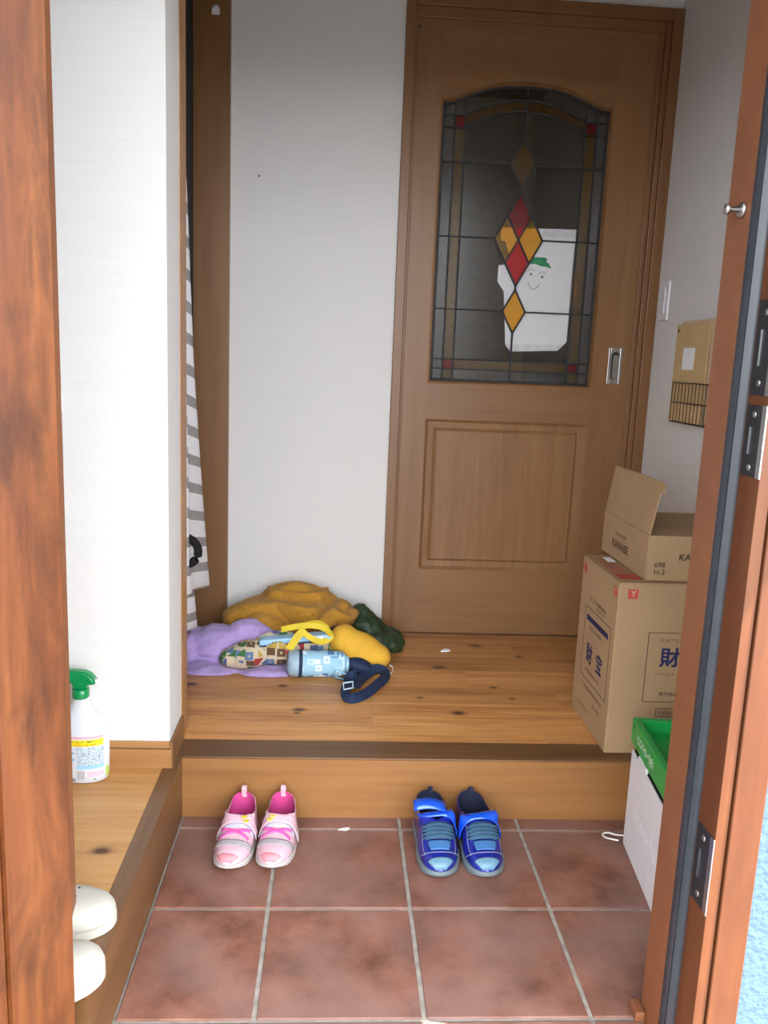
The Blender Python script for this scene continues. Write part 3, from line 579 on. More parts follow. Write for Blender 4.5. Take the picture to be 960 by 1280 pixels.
# ------------------------------------------------------------------ closet curtain
def curtainmat():
    m, nt, b = newmat('striped_sheer'); L = nt.links.new; g = nd(nt, 'ShaderNodeNewGeometry'); sp = nd(nt, 'ShaderNodeSeparateXYZ'); L(g.outputs['Position'], sp.inputs[0])
    md = nd(nt, 'ShaderNodeMath', operation='MULTIPLY_ADD'); md.inputs[1].default_value = 12.9; md.inputs[2].default_value = .15; sh_ = nd(nt, 'ShaderNodeMath', operation='MULTIPLY_ADD'); sh_.inputs[1].default_value = .22; L(sp.outputs['Y'], sh_.inputs[0]); L(sp.outputs['Z'], sh_.inputs[2]); L(sh_.outputs[0], md.inputs[0])
    fr_ = nd(nt, 'ShaderNodeMath', operation='FRACT'); L(md.outputs[0], fr_.inputs[0]); gt = nd(nt, 'ShaderNodeMath', operation='LESS_THAN'); gt.inputs[1].default_value = .36; L(fr_.outputs[0], gt.inputs[0])
    mx = nd(nt, 'ShaderNodeMix', data_type='RGBA'); L(gt.outputs[0], mx.inputs[0]); mx.inputs[6].default_value = (.84, .85, .9, 1); mx.inputs[7].default_value = (.45, .44, .44, 1); L(mx.outputs[2], b.inputs['Base Color'])
    al = nd(nt, 'ShaderNodeMath', operation='MULTIPLY_ADD'); al.inputs[1].default_value = -.35; al.inputs[2].default_value = 1; L(gt.outputs[0], al.inputs[0]); L(al.outputs[0], b.inputs['Alpha']); b.inputs['Roughness'].default_value = .9
    return m
CUR = curtainmat()
ct = thing('striped_curtain', (-.09, .2, .3), 'white curtain with grey stripes hanging in the closet opening', 'curtain')
def sheet(name, edge, xo, y0=.172):
    bm = bmesh.new(); rows_ = []; nz, ny = 60, 14
    for i in range(nz+1):
        z = edge[0][1]+(edge[-1][1]-edge[0][1])*i/nz
        for (ya_, za_), (yb_, zb_) in zip(edge, edge[1:]):
            if za_ >= z >= zb_ or (z <= zb_ and (yb_, zb_) == edge[-1]): ye = ya_+(yb_-ya_)*(za_-z)/(za_-zb_); break
        row = []
        for k in range(ny+1):
            q = k/ny; y = y0+(ye-y0)*q
            row.append(bm.verts.new((xo+.010*math.sin(q*9+z*1.5)*min(1, (ye-y0)*4)-.02*q, y, z+.22*(ye-y)*min(1, max(0, 2.2-z)))))
        rows_.append(row)
    for A, B in zip(rows_, rows_[1:]):
        for k in range(ny): bm.faces.new((A[k], A[k+1], B[k+1], B[k]))
    o = from_bm(name, bm, CUR, None, True); m_ = o.modifiers.new('s', 'SOLIDIFY'); m_.thickness = .001; baked(o); return child(o, ct)
sheet('front_layer', [(.20, 2.25), (.24, 1.9), (.345, 1.52), (.44, 1.12), (.60, .765), (.765, .385)], -.068)
sheet('lower_layer', [(.20, 2.25), (.24, 1.6), (.33, 1.1), (.52, .6), (.655, .285)], -.092)
p = px(238, 687, -.062)
child(tube('tie_loop', [(-.072+.034*math.cos(a), p.y-.02, p.z+.036*math.sin(a)) for a in [2*math.pi*k/20 for k in range(20)]], .0115, plain('black_band', (.008, .008, .009), .8, spec=.2), None, 8, closed=True), ct)

# ------------------------------------------------------------------ soft shapes
def blob(name, ells, mat, voxel=.006, smooth=6, amp=.010, nscale=.05, parent=None, floor_z=S+.001, seed=0, amp2=0, yclamp=None):
    bm = bmesh.new()
    for c, r, *rot in ells:
        q = bmesh.ops.create_icosphere(bm, subdivisions=3, radius=1); M = Matrix.Translation(c)
        if rot: M = M @ Matrix.Rotation(math.radians(rot[0]), 4, 'Y') @ Matrix.Rotation(math.radians(rot[1] if len(rot) > 1 else 0), 4, 'Z')
        M = M @ Matrix.Diagonal((r[0], r[1], r[2], 1)); bmesh.ops.transform(bm, matrix=M, verts=q['verts'])
    o = from_bm(name, bm, mat, None, True)
    md = o.modifiers.new('r', 'REMESH'); md.mode = 'VOXEL'; md.voxel_size = voxel
    md = o.modifiers.new('m', 'SMOOTH'); md.factor = .5; md.iterations = smooth
    tx = bpy.data.textures.new(name+'_folds', 'CLOUDS'); tx.noise_scale = nscale; tx.noise_depth = 2
    md = o.modifiers.new('d', 'DISPLACE'); md.texture = tx; md.strength = amp*2; md.texture_coords = 'GLOBAL'
    if amp2:
        tx2 = bpy.data.textures.new(name+'_fuzz', 'CLOUDS'); tx2.noise_scale = .008; md = o.modifiers.new('d2', 'DISPLACE'); md.texture = tx2; md.strength = amp2; md.texture_coords = 'GLOBAL'
    baked(o); o.data.shade_smooth()
    for v in o.data.vertices:
        if v.co.z < floor_z: v.co.z = floor_z
        if yclamp and v.co.y > yclamp: v.co.y = yclamp
    if parent: child(o, parent)
    return o
MUST = plain('mustard_fleece', (.47, .235, .035), .95, var=.15, vs=60, bs=.8, bscale=350, sheen=.12, spec=.1)
PURP = plain('lilac_fleece', (0.442, 0.323, 0.629), .95, var=.08, vs=50, bs=.7, bscale=300, sheen=.15, spec=.1)
DGRN = plain('dark_green_nylon', (.020, .045, .016), .55, var=.3, vs=40, bs=.4, bscale=60)
YEL = plain('yellow_cotton', (0.765, 0.425, 0.0382), .85, var=.04, bs=.3, bscale=400)
NAVY = plain('navy_webbing', (.008, .024, .075), .7, var=.2, bs=.5, bscale=300)
SKYB = plain('sky_blue_plastic', (.30, .56, .80), .35, var=.05)
tag(blob('fleece_blanket', [(py(372, 757, .86), (.150, .07, .088)), (py(322, 768, .82), (.125, .08, .052), -16), (py(390, 765, .80), (.13, .08, .05), 8), (py(338, 782, .745), (.075, .055, .035), 20), (py(424, 768, .80), (.062, .07, .052), 20), (py(395, 780, .745), (.085, .05, .028), -18), (py(360, 790, .83), (.17, .10, .09))], MUST, .006, 3, .009, .13, None, S+.001, amp2=.003, yclamp=.958), 'mustard yellow fleece blanket heaped against the white wall', 'blanket')
tag(blob('fleece_blanket', [(py(318, 795, .67), (.085, .07, .05), 18), (py(280, 803, .68), (.13, .09, .055)), (pz(262, 835, S), (.13, .07, .018)), (py(240, 806, .68), (.05, .08, .06)), (pz(335, 838, S+.003), (.12, .055, .014)), (pz(300, 820, S), (.15, .09, .03))], PURP, .006, 5, .010, .06, None, S+.001, amp2=.003), 'lilac fleece blanket spread on the floor under the patterned bag', 'blanket')
def crease(o, lines, Y, depth=.016, wid=.011):
    segs = [[(q.x, q.z) for q in (py(u, v, Y) for u, v in ln)] for ln in lines]
    nrm = [v.normal.copy() for v in o.data.vertices]
    for v, n in zip(o.data.vertices, nrm):
        if n.y > .35: continue
        best = 9; sgn = 1
        for ln in segs:
            for (ax_, az), (bx2, bz) in zip(ln, ln[1:]):
                dx, dz = bx2-ax_, bz-az; k = max(0, min(1, ((v.co.x-ax_)*dx+(v.co.z-az)*dz)/(dx*dx+dz*dz))); ex, ez = v.co.x-ax_-k*dx, v.co.z-az-k*dz; d = math.hypot(ex, ez)
                if d < best: best = d; sgn = 1 if ez < 0 else -1
        v.co += n*(-depth*math.exp(-(best/wid)**2)+(depth*.7*math.exp(-((best-wid*1.9)/wid)**2) if sgn > 0 else 0))
        v.co.z = max(S+.001, v.co.z); v.co.y = min(.958, v.co.y)
crease(bpy.data.objects['fleece_blanket'], [[(276, 764), (300, 752), (330, 748), (362, 748), (395, 752)], [(300, 742), (318, 736), (340, 738)], [(440, 762), (418, 752), (402, 757), (388, 771), (366, 784)], [(415, 752), (428, 745), (438, 748)], [(345, 738), (380, 741), (410, 740)], [(300, 776), (325, 784), (348, 796)]], .78)
def printmat(name, base, cols, scale):
    m, nt, b = newmat(name); L = nt.links.new; tc = nd(nt, 'ShaderNodeTexCoord')
    v = nd(nt, 'ShaderNodeTexVoronoi', feature='F1', distance='CHEBYCHEV', i_Scale=float(scale)); v.inputs['Randomness'].default_value = .55; L(tc.outputs['Object'], v.inputs['Vector'])
    r = ramp(nt, [(i/len(cols), c) for i, c in enumerate(cols)]); r.color_ramp.interpolation = 'CONSTANT'; sp = nd(nt, 'ShaderNodeSeparateColor'); L(v.outputs['Color'], sp.inputs[0]); L(sp.outputs[0], r.inputs[0])
    lt = ramp(nt, [(0, (1, 1, 1)), (.40, (1, 1, 1)), (.43, (0, 0, 0))]); L(v.outputs['Distance'], lt.inputs[0])
    mx = nd(nt, 'ShaderNodeMix', data_type='RGBA'); L(lt.outputs[0], mx.inputs[0]); mx.inputs[6].default_value = rgba(base); L(r.outputs[0], mx.inputs[7])
    ri = ramp(nt, [(0, (1, 1, 1)), (.1, (1, 1, 1)), (.13, (0, 0, 0))]); L(v.outputs['Distance'], ri.inputs[0]); m2 = nd(nt, 'ShaderNodeMix', data_type='RGBA'); L(ri.outputs[0], m2.inputs[0]); L(mx.outputs[2], m2.inputs[6]); m2.inputs[7].default_value = rgba([x*.8 for x in base])
    L(m2.outputs[2], b.inputs['Base Color']); b.inputs['Roughness'].default_value = .85; return m
PRINT = printmat('patchwork_print', (.60, .50, .35), [(.35, .03, .03), (.10, .19, .33), (.12, .06, .03), (.05, .16, .05), (.45, .32, .06), (.08, .09, .22)], 32)
pbag = thing('patterned_bag', pz(330, 835, S), 'beige drawstring bag printed with coloured patches, on the lilac blanket', 'bag')
blob('body', [(py(286, 823, .585), (.030, .035, .028)), (py(310, 818, .59), (.075, .045, .046), -14), (py(345, 810, .61), (.09, .05, .054), -12), (py(385, 806, .64), (.07, .05, .045), -6), (py(420, 806, .66), (.06, .045, .035))], PRINT, .006, 6, .007, .05, pbag)
bt = py(370, 797, .60)
bp_ = thing('pencil_case', (bt.x, bt.y, bt.z-.012), 'flat sky-blue case lying across the patterned bag', 'case', None, math.radians(4))
o = box('shell', (-.115, -.022, 0), (.115, .022, .020), SKYB, bp_, .006); box('dark_seam', (-.116, -.0225, -.002), (.11, .02, .003), NAVY, bp_, .001); box('white_tag', (.05, -.0235, .004), (.085, -.0215, .017), PAPERM, bp_)
bp_.rotation_euler = (0, math.radians(-5), math.radians(5))
RIB = plain('yellow_ribbon', (.72, .55, .03), .7, var=.1)
yr = thing('yellow_strap', py(365, 800, .57), 'yellow ribbon strap looped over the blue case', 'strap')
child(tube('strap_loop', spline([py(352, 787, .58), py(372, 783, .575), py(392, 782, .57), py(408, 787, .575), py(413, 797, .59), py(402, 802, .575), py(388, 797, .57), py(378, 788, .57), py(384, 781, .60), py(398, 779, .62), py(410, 786, .63)], 6), 0, RIB, None, flat=(.018, .0022, (0, -1, .5)), smooth=False), yr)
child(tube('strap_end', spline([py(380, 787, .569), py(372, 796, .562), py(361, 812, .555)], 6), 0, RIB, None, flat=(.024, .002, (0, -1, .4)), smooth=False), yr)
child(box('red_tip', py(361, 815, .557)-Vector((.011, .002, .007)), py(361, 815, .557)+Vector((.010, .002, .006)), INKR, None, .001), yr)
# water bottle lying on its side
BOT = printmat('bottle_print', (.36, .62, .80), [(.36, .62, .80), (.75, .85, .9), (.10, .22, .45), (.36, .62, .80), (.55, .75, .88), (.16, .34, .58)], 42)
p0 = py(364, 829, .535); p1 = py(430, 830, .55); ax = (p1-p0); LB_ = ax.length
wbt = thing('water_bottle', (p0.x, p0.y, p0.z), 'pale blue water bottle with a navy band lying on its side', 'bottle')
q_ = Vector((0, 0, 1)).rotation_difference(ax.normalized()).to_matrix().to_4x4(); rr = p0.z-S-.001
def wpart(n, prof, m):
    o = lathe(n, prof, m, wbt, 32); o.matrix_local = q_; autosmooth(o, 50); return o
wpart('base_cap', [(rr*.7, -.012), (rr*.9, -.008), (rr*.99, .004), (rr, .022)], plain('grey_blue', (.33, .47, .58), .4)); wpart('navy_band', [(rr*1.0, .022), (rr*1.015, .023), (rr*1.015, .032), (rr, .033)], NAVY)
wpart('body', [(rr*.99, .033), (rr*.99, .10), (rr*.97, .15), (rr*.85, LB_), (rr*.6, LB_+.004)], BOT)
wpart('lid', [(rr*.62, LB_+.004), (rr*.62, LB_+.012), (rr*.5, LB_+.015)], SKYB)
child(tube('carry_ring', [py(x, y, .50) for x, y in ((413, 845), (432, 850), (434, 843), (420, 838))], .0035, SKYB, None, 8, closed=True), wbt)
child(tube('carry_strap', spline([py(424, 818, .53), py(430, 832, .515), py(424, 843, .50)], 6), .004, plain('pale_strap', (.55, .75, .88), .6), None, 8), wbt)
# yellow pouch
yp = thing('yellow_pouch', pz(452, 836, S), 'rounded yellow cloth pouch leaning on the dark green bag', 'pouch')
blob('body', [(py(450, 810, .63), (.095, .05, .052), 24), (py(430, 799, .64), (.05, .05, .050), 24), (py(472, 820, .62), (.045, .045, .040), 20), (py(450, 818, .62), (.07, .045, .042), 24)], YEL, .006, 8, .004, .09, yp)
child(tube('drawstring', spline([pz(487, 831, S+.02), pz(491, 835, S+.008), pz(488, 842, S+.004), pz(470, 840, S+.006), pz(455, 843, S+.008), pz(446, 851, S+.005), pz(434, 846, S+.01)], 6), .0018, plain('cord_white', (.78, .74, .68), .8), None, 6), yp)
tag(blob('nylon_bag', [(py(448, 773, .86), (.035, .05, .06), 15), (py(462, 784, .85), (.09, .06, .045), 40), (py(488, 803, .82), (.045, .07, .05), 20), (py(425, 783, .80), (.06, .05, .03), -10), (py(470, 803, .82), (.08, .07, .05))], DGRN, .006, 4, .012, .05, None, S+.001, yclamp=.945), 'dark green nylon bag slumped behind the yellow pouch by the inner door', 'bag')
nv = thing('navy_strap', pz(455, 860, S), 'navy webbing strap with a pale blue buckle lying on the boards', 'strap')
child(tube('webbing', spline([pz(446, 842, S+.035), pz(438, 846, S+.022), pz(434, 856, S+.017), pz(432, 868, S+.016), pz(440, 873, S+.016), pz(456, 868, S+.016), pz(470, 857, S+.016), pz(481, 847, S+.016), pz(480, 839, S+.016), pz(470, 836, S+.022), pz(458, 843, S+.016), pz(449, 851, S+.016), pz(444, 858, S+.016)], 5), 0, NAVY, None, flat=(.030, .003, (0, -.75, .65)), smooth=False), nv)
blob('padded_end', [(py(450, 833, .56), (.05, .03, .025), 20)], NAVY, .006, 5, .004, .05, nv)
bc = [pz(429, 853, S+.034), pz(441, 851, S+.034), pz(441, 859, S+.022), pz(430, 861, S+.022)]
child(tube('buckle', [q+Vector((0, -.006, 0)) for q in bc], .0028, plain('pale_blue_buckle', (.62, .78, .88), .35), None, 8, closed=True), nv)

# ------------------------------------------------------------------ shoes
def lerp(tab, t):
    for (a, va), (b, vb) in zip(tab, tab[1:]):
        if t <= b: return va+(vb-va)*((t-a)/(b-a))
    return tab[-1][1]
def sm(a, b, t): t = max(0, min(1, (t-a)/(b-a))); return t*t*(3-2*t)
WT = [(0, .0), (.008, .22), (.03, .44), (.07, .64), (.13, .82), (.22, .95), (.32, 1), (.45, .97), (.6, .90), (.75, .87), (.86, .83), (.93, .70), (.975, .46), (.993, .24), (1, .0)]
class Shoe:
    def __init__(s, L, Wd, H=1.0, z0=.016, op=.50):
        s.L, s.W, s.H, s.z0, s.op = L, Wd, H, z0, op
        s.HT = [(0, .020), (.03, .034), (.1, .043), (.2, .048), (.32, .056), (.45, .072), (.52, .082), (.6, .080), (.72, .068), (.85, .068), (.95, .080), (1, .084)]
    def P(s, t, b, off=0):
        w = lerp(WT, t)*s.W/2; h = lerp(s.HT, t)*s.H; a = abs(b); sg = 1 if b >= 0 else -1; a = 1-a      # b=+-1 at the sole, 0 on top
        th = a*math.pi/2; xa = w*max(0, math.cos(th))**.75; za = s.z0+(h-s.z0)*math.sin(th)**.85
        xw = w*(1-.10*a*a); zw = s.z0+(h-s.z0)*a
        g = sm(s.op-.03, s.op+.06, t); x = xa+(xw-xa)*g; z = za+(zw-za)*g
        y = (t-.5)*s.L
        bend = .006*math.sin(t*math.pi)
        return Vector((sg*x+bend, y, z))
    def N(s, t, b):
        d = .01; t1, t2 = max(.001, t-d), min(.999, t+d); b1, b2 = b-d, b+d
        n = (s.P(t2, b)-s.P(t1, b)).cross(s.P(t, b2)-s.P(t, b1)); n = n.normalized() if n.length > 1e-12 else Vector((0, 0, 1))
        c = s.P(t, b)-Vector((0, (t-.5)*s.L, .02)); c.y *= .2 if .1 < t < .9 else 1
        return n if n.dot(c) > 0 else -n
    def patch(s, name, fn, mat, parent, nu=10, nv=10, off=.0012, th=.0016):
        bm = bmesh.new(); g = []
        for i in range(nu+1):
            row = []
            for k in range(nv+1):
                t, b = fn(i/nu, k/nv); row.append(bm.verts.new(s.P(t, b)+s.N(t, b)*off))
            g.append(row)
        for i in range(nu):
            for k in range(nv): bm.faces.new((g[i][k], g[i+1][k], g[i+1][k+1], g[i][k+1]))
        o = from_bm(name, bm, mat, parent, True); m_ = o.modifiers.new('s', 'SOLIDIFY'); m_.thickness = th; m_.offset = 0; return baked(o)
    def build(s, parent, upper, sole, lining, insole):
        ts = [0, .004, .012, .025, .045, .07, .10, .14, .19, .25, .32, .38, .43, .46, .48, .50, .52, .54, .56, .60, .66, .72, .78, .84, .89, .93, .96, .98, .992, 1]
        for nm, mt, off, tr in (('upper', upper, 0, ts), ('lining', lining, -.0025, [t for t in ts if .40 < t])):
            bm = bmesh.new(); sides = []
            for sg in (1, -1):
                g = []
                for t in tr:
                    row = []
                    for k in range(9):
                        b = sg*(1-k/8)*1.0
                        if k == 8: b = sg*1e-6
                        p_ = s.P(t, b)
                        if off:
                            p_ = Vector((p_.x*(1-.05), p_.y*.985, p_.z-(.0012 if t < s.op+.06 else -.0006*(k == 8)))) if True else p_
                        row.append(bm.verts.new(p_))
                    g.append(row)
                for i in range(len(tr)-1):
                    for k in range(8): bm.faces.new((g[i][k], g[i+1][k], g[i+1][k+1], g[i][k+1]))
                sides.append(g)
            bmesh.ops.remove_doubles(bm, verts=bm.verts, dist=.00015)
            bmesh.ops.dissolve_degenerate(bm, dist=1e-6, edges=bm.edges)
            o = from_bm(nm, bm, mt, parent, True)
            if nm == 'upper': m_ = o.modifiers.new('s', 'SOLIDIFY'); m_.thickness = .0015; m_.offset = -1; baked(o)
        # sole and insole
        out = [(lerp(WT, t)*s.W/2, t) for t in ts]
        for nm, mt, za, zb, k in (('sole', sole, 0, s.z0+.002, 1.06), ('insole', insole, s.z0+.002, s.z0+.006, .9)):
            bm = bmesh.new(); rgs = []
            for z, kk in ((za, k*.95 if nm == 'sole' else k), (za+.004, k), (zb-.003, k), (zb, k*.985)):
                pts_ = [Vector((w*kk+.006*math.sin(t*math.pi), ((t-.5)*(1+(kk-1)*.6))*s.L, z+(.010*max(0, .16-t)/.16 if nm == 'sole' and z < .01 else 0))) for w, t in out] + [Vector((-w*kk+.006*math.sin(t*math.pi), ((t-.5)*(1+(kk-1)*.6))*s.L, z+(.010*max(0, .16-t)/.16 if nm == 'sole' and z < .01 else 0))) for w, t in reversed(out[1:-1])]
                rgs.append([bm.verts.new(q) for q in pts_])
            n_ = len(rgs[0])
            for A, B in zip(rgs, rgs[1:]):
                for i in range(n_): bm.faces.new((A[i], A[(i+1) % n_], B[(i+1) % n_], B[i]))
            bm.faces.new(rgs[0]); bm.faces.new(rgs[-1]); autosmooth(from_bm(nm, bm, mt, parent), 45)
PINK = plain('pale_pink_leather', (0.64, 0.4, 0.464), .5, var=.06); PINK2 = plain('coral_rubber', (0.68, 0.238, 0.272), .5); MAG = plain('magenta_lining', (.62, .06, .26), .8); HOT = plain('hot_pink', (.78, .10, .42), .6); GREY = plain('grey_mesh', (0.364, 0.329, 0.35), .8, var=.15, vs=200); WSOLE = plain('offwhite_sole', (0.465, 0.427, 0.413), .6); YF = plain('yellow_flower', (.85, .65, .05), .6); LILB = plain('pale_lilac', (0.48, 0.48, 0.592), .6); DINS = plain('plum_insole', (.09, .02, .06), .9)
def pink(x, y, rz, side):
    t = thing('sneaker', (x, y, .001), ('pale pink child sneaker with magenta lining, the one nearer the dark side riser' if side < 0 else 'pale pink child sneaker with magenta lining, the one nearer the blue pair'), 'shoe', 'pair of pink sneakers', rz)
    s = Shoe(.208, .084, .98); s.build(t, PINK, WSOLE, MAG, DINS)
    s.patch('toe_guard', lambda u, v: (.012+.055*v, -.60+1.2*u), PINK2, t, 10, 6)
    s.patch('grey_band', lambda u, v: (.17+.075*v+.06*abs(2*u-1)**2, -.92+1.84*u), GREY, t, 20, 4, .0010)
    s.patch('lilac_patch', lambda u, v: (.385+.05*v, -.75+1.5*u), LILB, t, 16, 3, .0008)
    for a in (1, -1): s.patch('cross_bar', lambda u, v, a=a: (.275+.105*u+.030*v, a*(-.50+1.0*u)), HOT, t, 10, 3, .0022)
    strap_ = s.patch('strap', lambda u, v: (.425+.105*v, -.90+1.78*u), PINK, t, 22, 5, .0042, .003)
    s.patch('strap_end', lambda u, v: (.42+.09*v, side*(.72+.24*u)), WSOLE, t, 5, 5, .0065, .002)
    for dt, db in ((0, 0), (.030, .12)):
        c = s.P(.455+dt, -side*(.22-db))+s.N(.455+dt, -side*.2)*.0075
        for k in range(5):
            a = 2*math.pi*k/5; o = lathe('petal', [(.0005, 0), (.0038, .001), (.0005, .002)], YF, strap_, 10); o.location = c+Vector((.0045*math.cos(a), .0045*math.sin(a), -.001))
    hp = s.P(.985, .0)
    tube('heel_loop', spline([(.0, s.L/2-.004, .070*1), (.0, s.L/2+.002, .088), (.0, s.L/2-.003, .099), (.0, s.L/2-.010, .094), (.0, s.L/2-.011, .080)], 5), 0, PINK, t, flat=(.011, .0025, (0, 1, .3)), smooth=False)
    return t
pink(.108, -.128, math.radians(-5), -1); pink(.203, -.124, math.radians(-5), 1)
BLU = plain('royal_blue_gloss', (.012, .02, .27), .25, .15, var=.35, vs=40, coat=.6); BLU2 = plain('bright_blue_strap', (.01, .10, .75), .22, .2, coat=.6); TEAL = plain('slate_lace_panel', (.035, .10, .17), .7, var=.2); LBL = plain('light_blue_panel', (0.056, 0.176, 0.416), .4); TOE = plain('pale_blue_toe', (0.131, 0.262, 0.369), .4); GSOLE = plain('grey_sole', (.15, .19, .21), .5); NLIN = plain('navy_lining', (.008, .012, .035), .9); PIPE = plain('silver_piping', (.25, .26, .40), .4)
def blue(x, y, rz, side, opened):
    t = thing('sneaker', (x, y, .001), 'glossy blue child sneaker with its strap hanging open' if opened else 'glossy blue child sneaker with its strap fastened', 'shoe', 'pair of blue sneakers', rz)
    s = Shoe(.236, .094, 1.08, .02); s.build(t, BLU, GSOLE, NLIN, NLIN)
    s.patch('toe_bumper', lambda u, v: (.010+.075*v, -.62+1.24*u), TOE, t, 10, 6, .0016)
    s.patch('vamp_panel', lambda u, v: (.17+.11*v, (-.26-.05*v)+(.52+.10*v)*u), LBL, t, 8, 6, .0022)
    s.patch('lace_panel', lambda u, v: (.30+.16*v, -.36+.72*u), TEAL, t, 10, 8, .0016)
    for k in range(4): s.patch('lace', lambda u, v, k=k: (.315+.036*k+.014*v, -.46+.92*u), TEAL, t, 12, 3, .0045, .003)
    for a in (1, -1):
        s.patch('piping', lambda u, v, a=a: (.15+.33*u, a*(.55-.10*u+.03*v)), PIPE, t, 14, 1, .0018, .001)
    s.patch('piping', lambda u, v: (.135+.008*v+.06*abs(2*u-1)**2, -.85+1.7*u), PIPE, t, 20, 1, .0018, .001)
    if opened:
        s.patch('strap', lambda u, v: (.50+.085*v, .88-.95*u), BLU2, t, 12, 4, .006, .003)
        A = s.P(.50, 0)+Vector((0, 0, .008)); bm = bmesh.new(); g = []
        for i in range(7):
            u = i/6; g.append([bm.verts.new((A.x+.012-.078*u, A.y+.024*v-.004*u, A.z+.004+.012*math.sin(u*2.6)+.014*v)) for v in (0, .5, 1)])
        for i in range(6):
            for k in range(2): bm.faces.new((g[i][k], g[i+1][k], g[i+1][k+1], g[i][k+1]))
        o = from_bm('loose_strap', bm, BLU2, t, True); m_ = o.modifiers.new('s', 'SOLIDIFY'); m_.thickness = .003; baked(o)
    else: s.patch('strap', lambda u, v: (.475+.10*v, -.90+1.8*u), BLU2, t, 22, 5, .0055, .003)
    tube('heel_loop', spline([(.006, s.L/2-.003, .076), (.006, s.L/2+.002, .092), (.006, s.L/2-.006, .100), (.006, s.L/2-.010, .086)], 5), 0, NLIN, t, flat=(.010, .0025, (0, 1, .3)), smooth=False)
    return t
blue(.573, -.140, math.radians(2), -1, True); blue(.677, -.140, math.radians(3), 1, False)

# ------------------------------------------------------------------ slippers on the side floor, toes towards the tiles
SLIP = plain('cream_slipper', (.47, .455, .40), .6, var=.03, vs=20, bs=.15, bscale=150); SLIN = plain('slipper_lining', (.55, .53, .48), .9)
def slipper(x, y, rz, label):
    t = thing('slipper', (x, y, S+.002), label, 'slipper', None, rz)
    s = Shoe(.26, .108, .95, .014); s.HT = [(0, .022), (.02, .038), (.08, .050), (.18, .055), (.35, .062), (.5, .066), (.6, .06), (1, .03)]
    bm = bmesh.new(); g = []
    for t_ in [0, .004, .012, .025, .045, .07, .10, .14, .19, .25, .32, .40, .47, .52]:
        g.append([bm.verts.new(s.P(t_, 1-k/10) if True else 0) for k in range(21)])
    s.op = 2
    for row, t_ in zip(g, [0, .004, .012, .025, .045, .07, .10, .14, .19, .25, .32, .40, .47, .52]):
        for k, v in enumerate(row): v.co = s.P(t_, 1-k/10)
    for A, B in zip(g, g[1:]):
        for k in range(20): bm.faces.new((A[k], B[k], B[k+1], A[k+1]))
    bmesh.ops.remove_doubles(bm, verts=bm.verts, dist=.0002)
    o = from_bm('vamp', bm, SLIP, t, True); m_ = o.modifiers.new('s', 'SOLIDIFY'); m_.thickness = .005; m_.offset = -1; baked(o)
    out = [(lerp(WT, q)*s.W/2, q) for q in [0, .004, .012, .025, .045, .07, .10, .14, .19, .25, .32, .45, .6, .75, .88, .95, .985, 1]]
    for nm, mt, za, zb, k in (('sole', SLIP, 0, .016, 1.03), ('footbed', SLIN, .016, .020, .93)):
        bm = bmesh.new(); rgs = []
        for z in (za, zb): rgs.append([bm.verts.new((w*k+.006*math.sin(q*math.pi), (q-.5)*s.L, z)) for w, q in out] + [bm.verts.new((-w*k+.006*math.sin(q*math.pi), (q-.5)*s.L, z)) for w, q in reversed(out[1:-1])])
        n_ = len(rgs[0])
        for i in range(n_): bm.faces.new((rgs[0][i], rgs[0][(i+1) % n_], rgs[1][(i+1) % n_], rgs[1][i]))
        bm.faces.new(rgs[0]); bm.faces.new(rgs[1]); autosmooth(from_bm(nm, bm, mt, t), 45)
    for dt, b in ((.24, .12), (.25, -.10)): s.patch('stitched_mark', lambda u, v: (dt+.012*v, b+.07*u), INKK, t, 4, 2, .0008, .0006)
    return t
q1 = pz(146, 1132, S+.03); q2 = pz(131, 1190, S+.03); d1, d2 = math.radians(99), math.radians(122)
slipper(q1.x-.13*math.sin(d1), q1.y+.13*math.cos(d1), d1, 'cream slipper, of the two the one nearer the spray bottle'); slipper(q2.x-.13*math.sin(d2), q2.y+.13*math.cos(d2), d2, 'cream slipper, of the two the one nearer the open entrance door')

# ------------------------------------------------------------------ spray bottle
sbx, sby = pz(106, 968, S).x, -.108
sb = thing('spray_bottle', (sbx, sby, S+.001), 'white spray bottle with a green trigger head and printed label', 'spray bottle', None, math.radians(-6))
SBW = plain('glossy_white', (.68, .71, .76), .3, var=.02); GRS = plain('green_trigger', (.0, .25, .07), .3, var=.05, coat=.3)
BP = [(.050, 0), (.0575, .004), (.061, .02), (.0625, .06), (.0625, .108), (.059, .125), (.048, .145), (.036, .159), (.026, .172), (.0195, .186), (.019, .198)]
sbody = autosmooth(lathe('body', BP, SBW, sb, 48, 1, .63), 60)
lathe('collar', [(.0175, .196), (.0185, .198), (.0185, .216), (.016, .218)], GRS, sb, 32)
bm = bmesh.new()
prof = [(-.050, .236), (-.052, .250), (-.045, .259), (-.015, .261), (.010, .260), (.024, .254), (.034, .243), (.037, .236), (.034, .231), (.018, .228), (.013, .216), (-.013, .216), (-.017, .230), (-.030, .234)]
vs = [bm.verts.new((x, -.014, z)) for x, z in prof]; f_ = bm.faces.new(vs); r_ = bmesh.ops.extrude_face_region(bm, geom=[f_]); bmesh.ops.translate(bm, vec=(0, .028, 0), verts=[q for q in r_['geom'] if isinstance(q, bmesh.types.BMVert)])
bmesh.ops.bevel(bm, geom=[e_ for e_ in bm.edges if abs(e_.verts[0].co.y-e_.verts[1].co.y) < 1e-5], offset=.006, segments=3, affect='EDGES')
autosmooth(from_bm('spray_head', bm, GRS, sb), 50)
tube('trigger', spline([(-.030, 0, .236), (-.042, 0, .222), (-.046, 0, .205), (-.058, 0, .190)], 5), [.006]*15+[.005], GRS, sb, 8)
box('nozzle', (.034, -.007, .231), (.042, .007, .244), SBW, sb, .002)
def brad(z): return lerp([(z_, r_) for r_, z_ in BP], z)
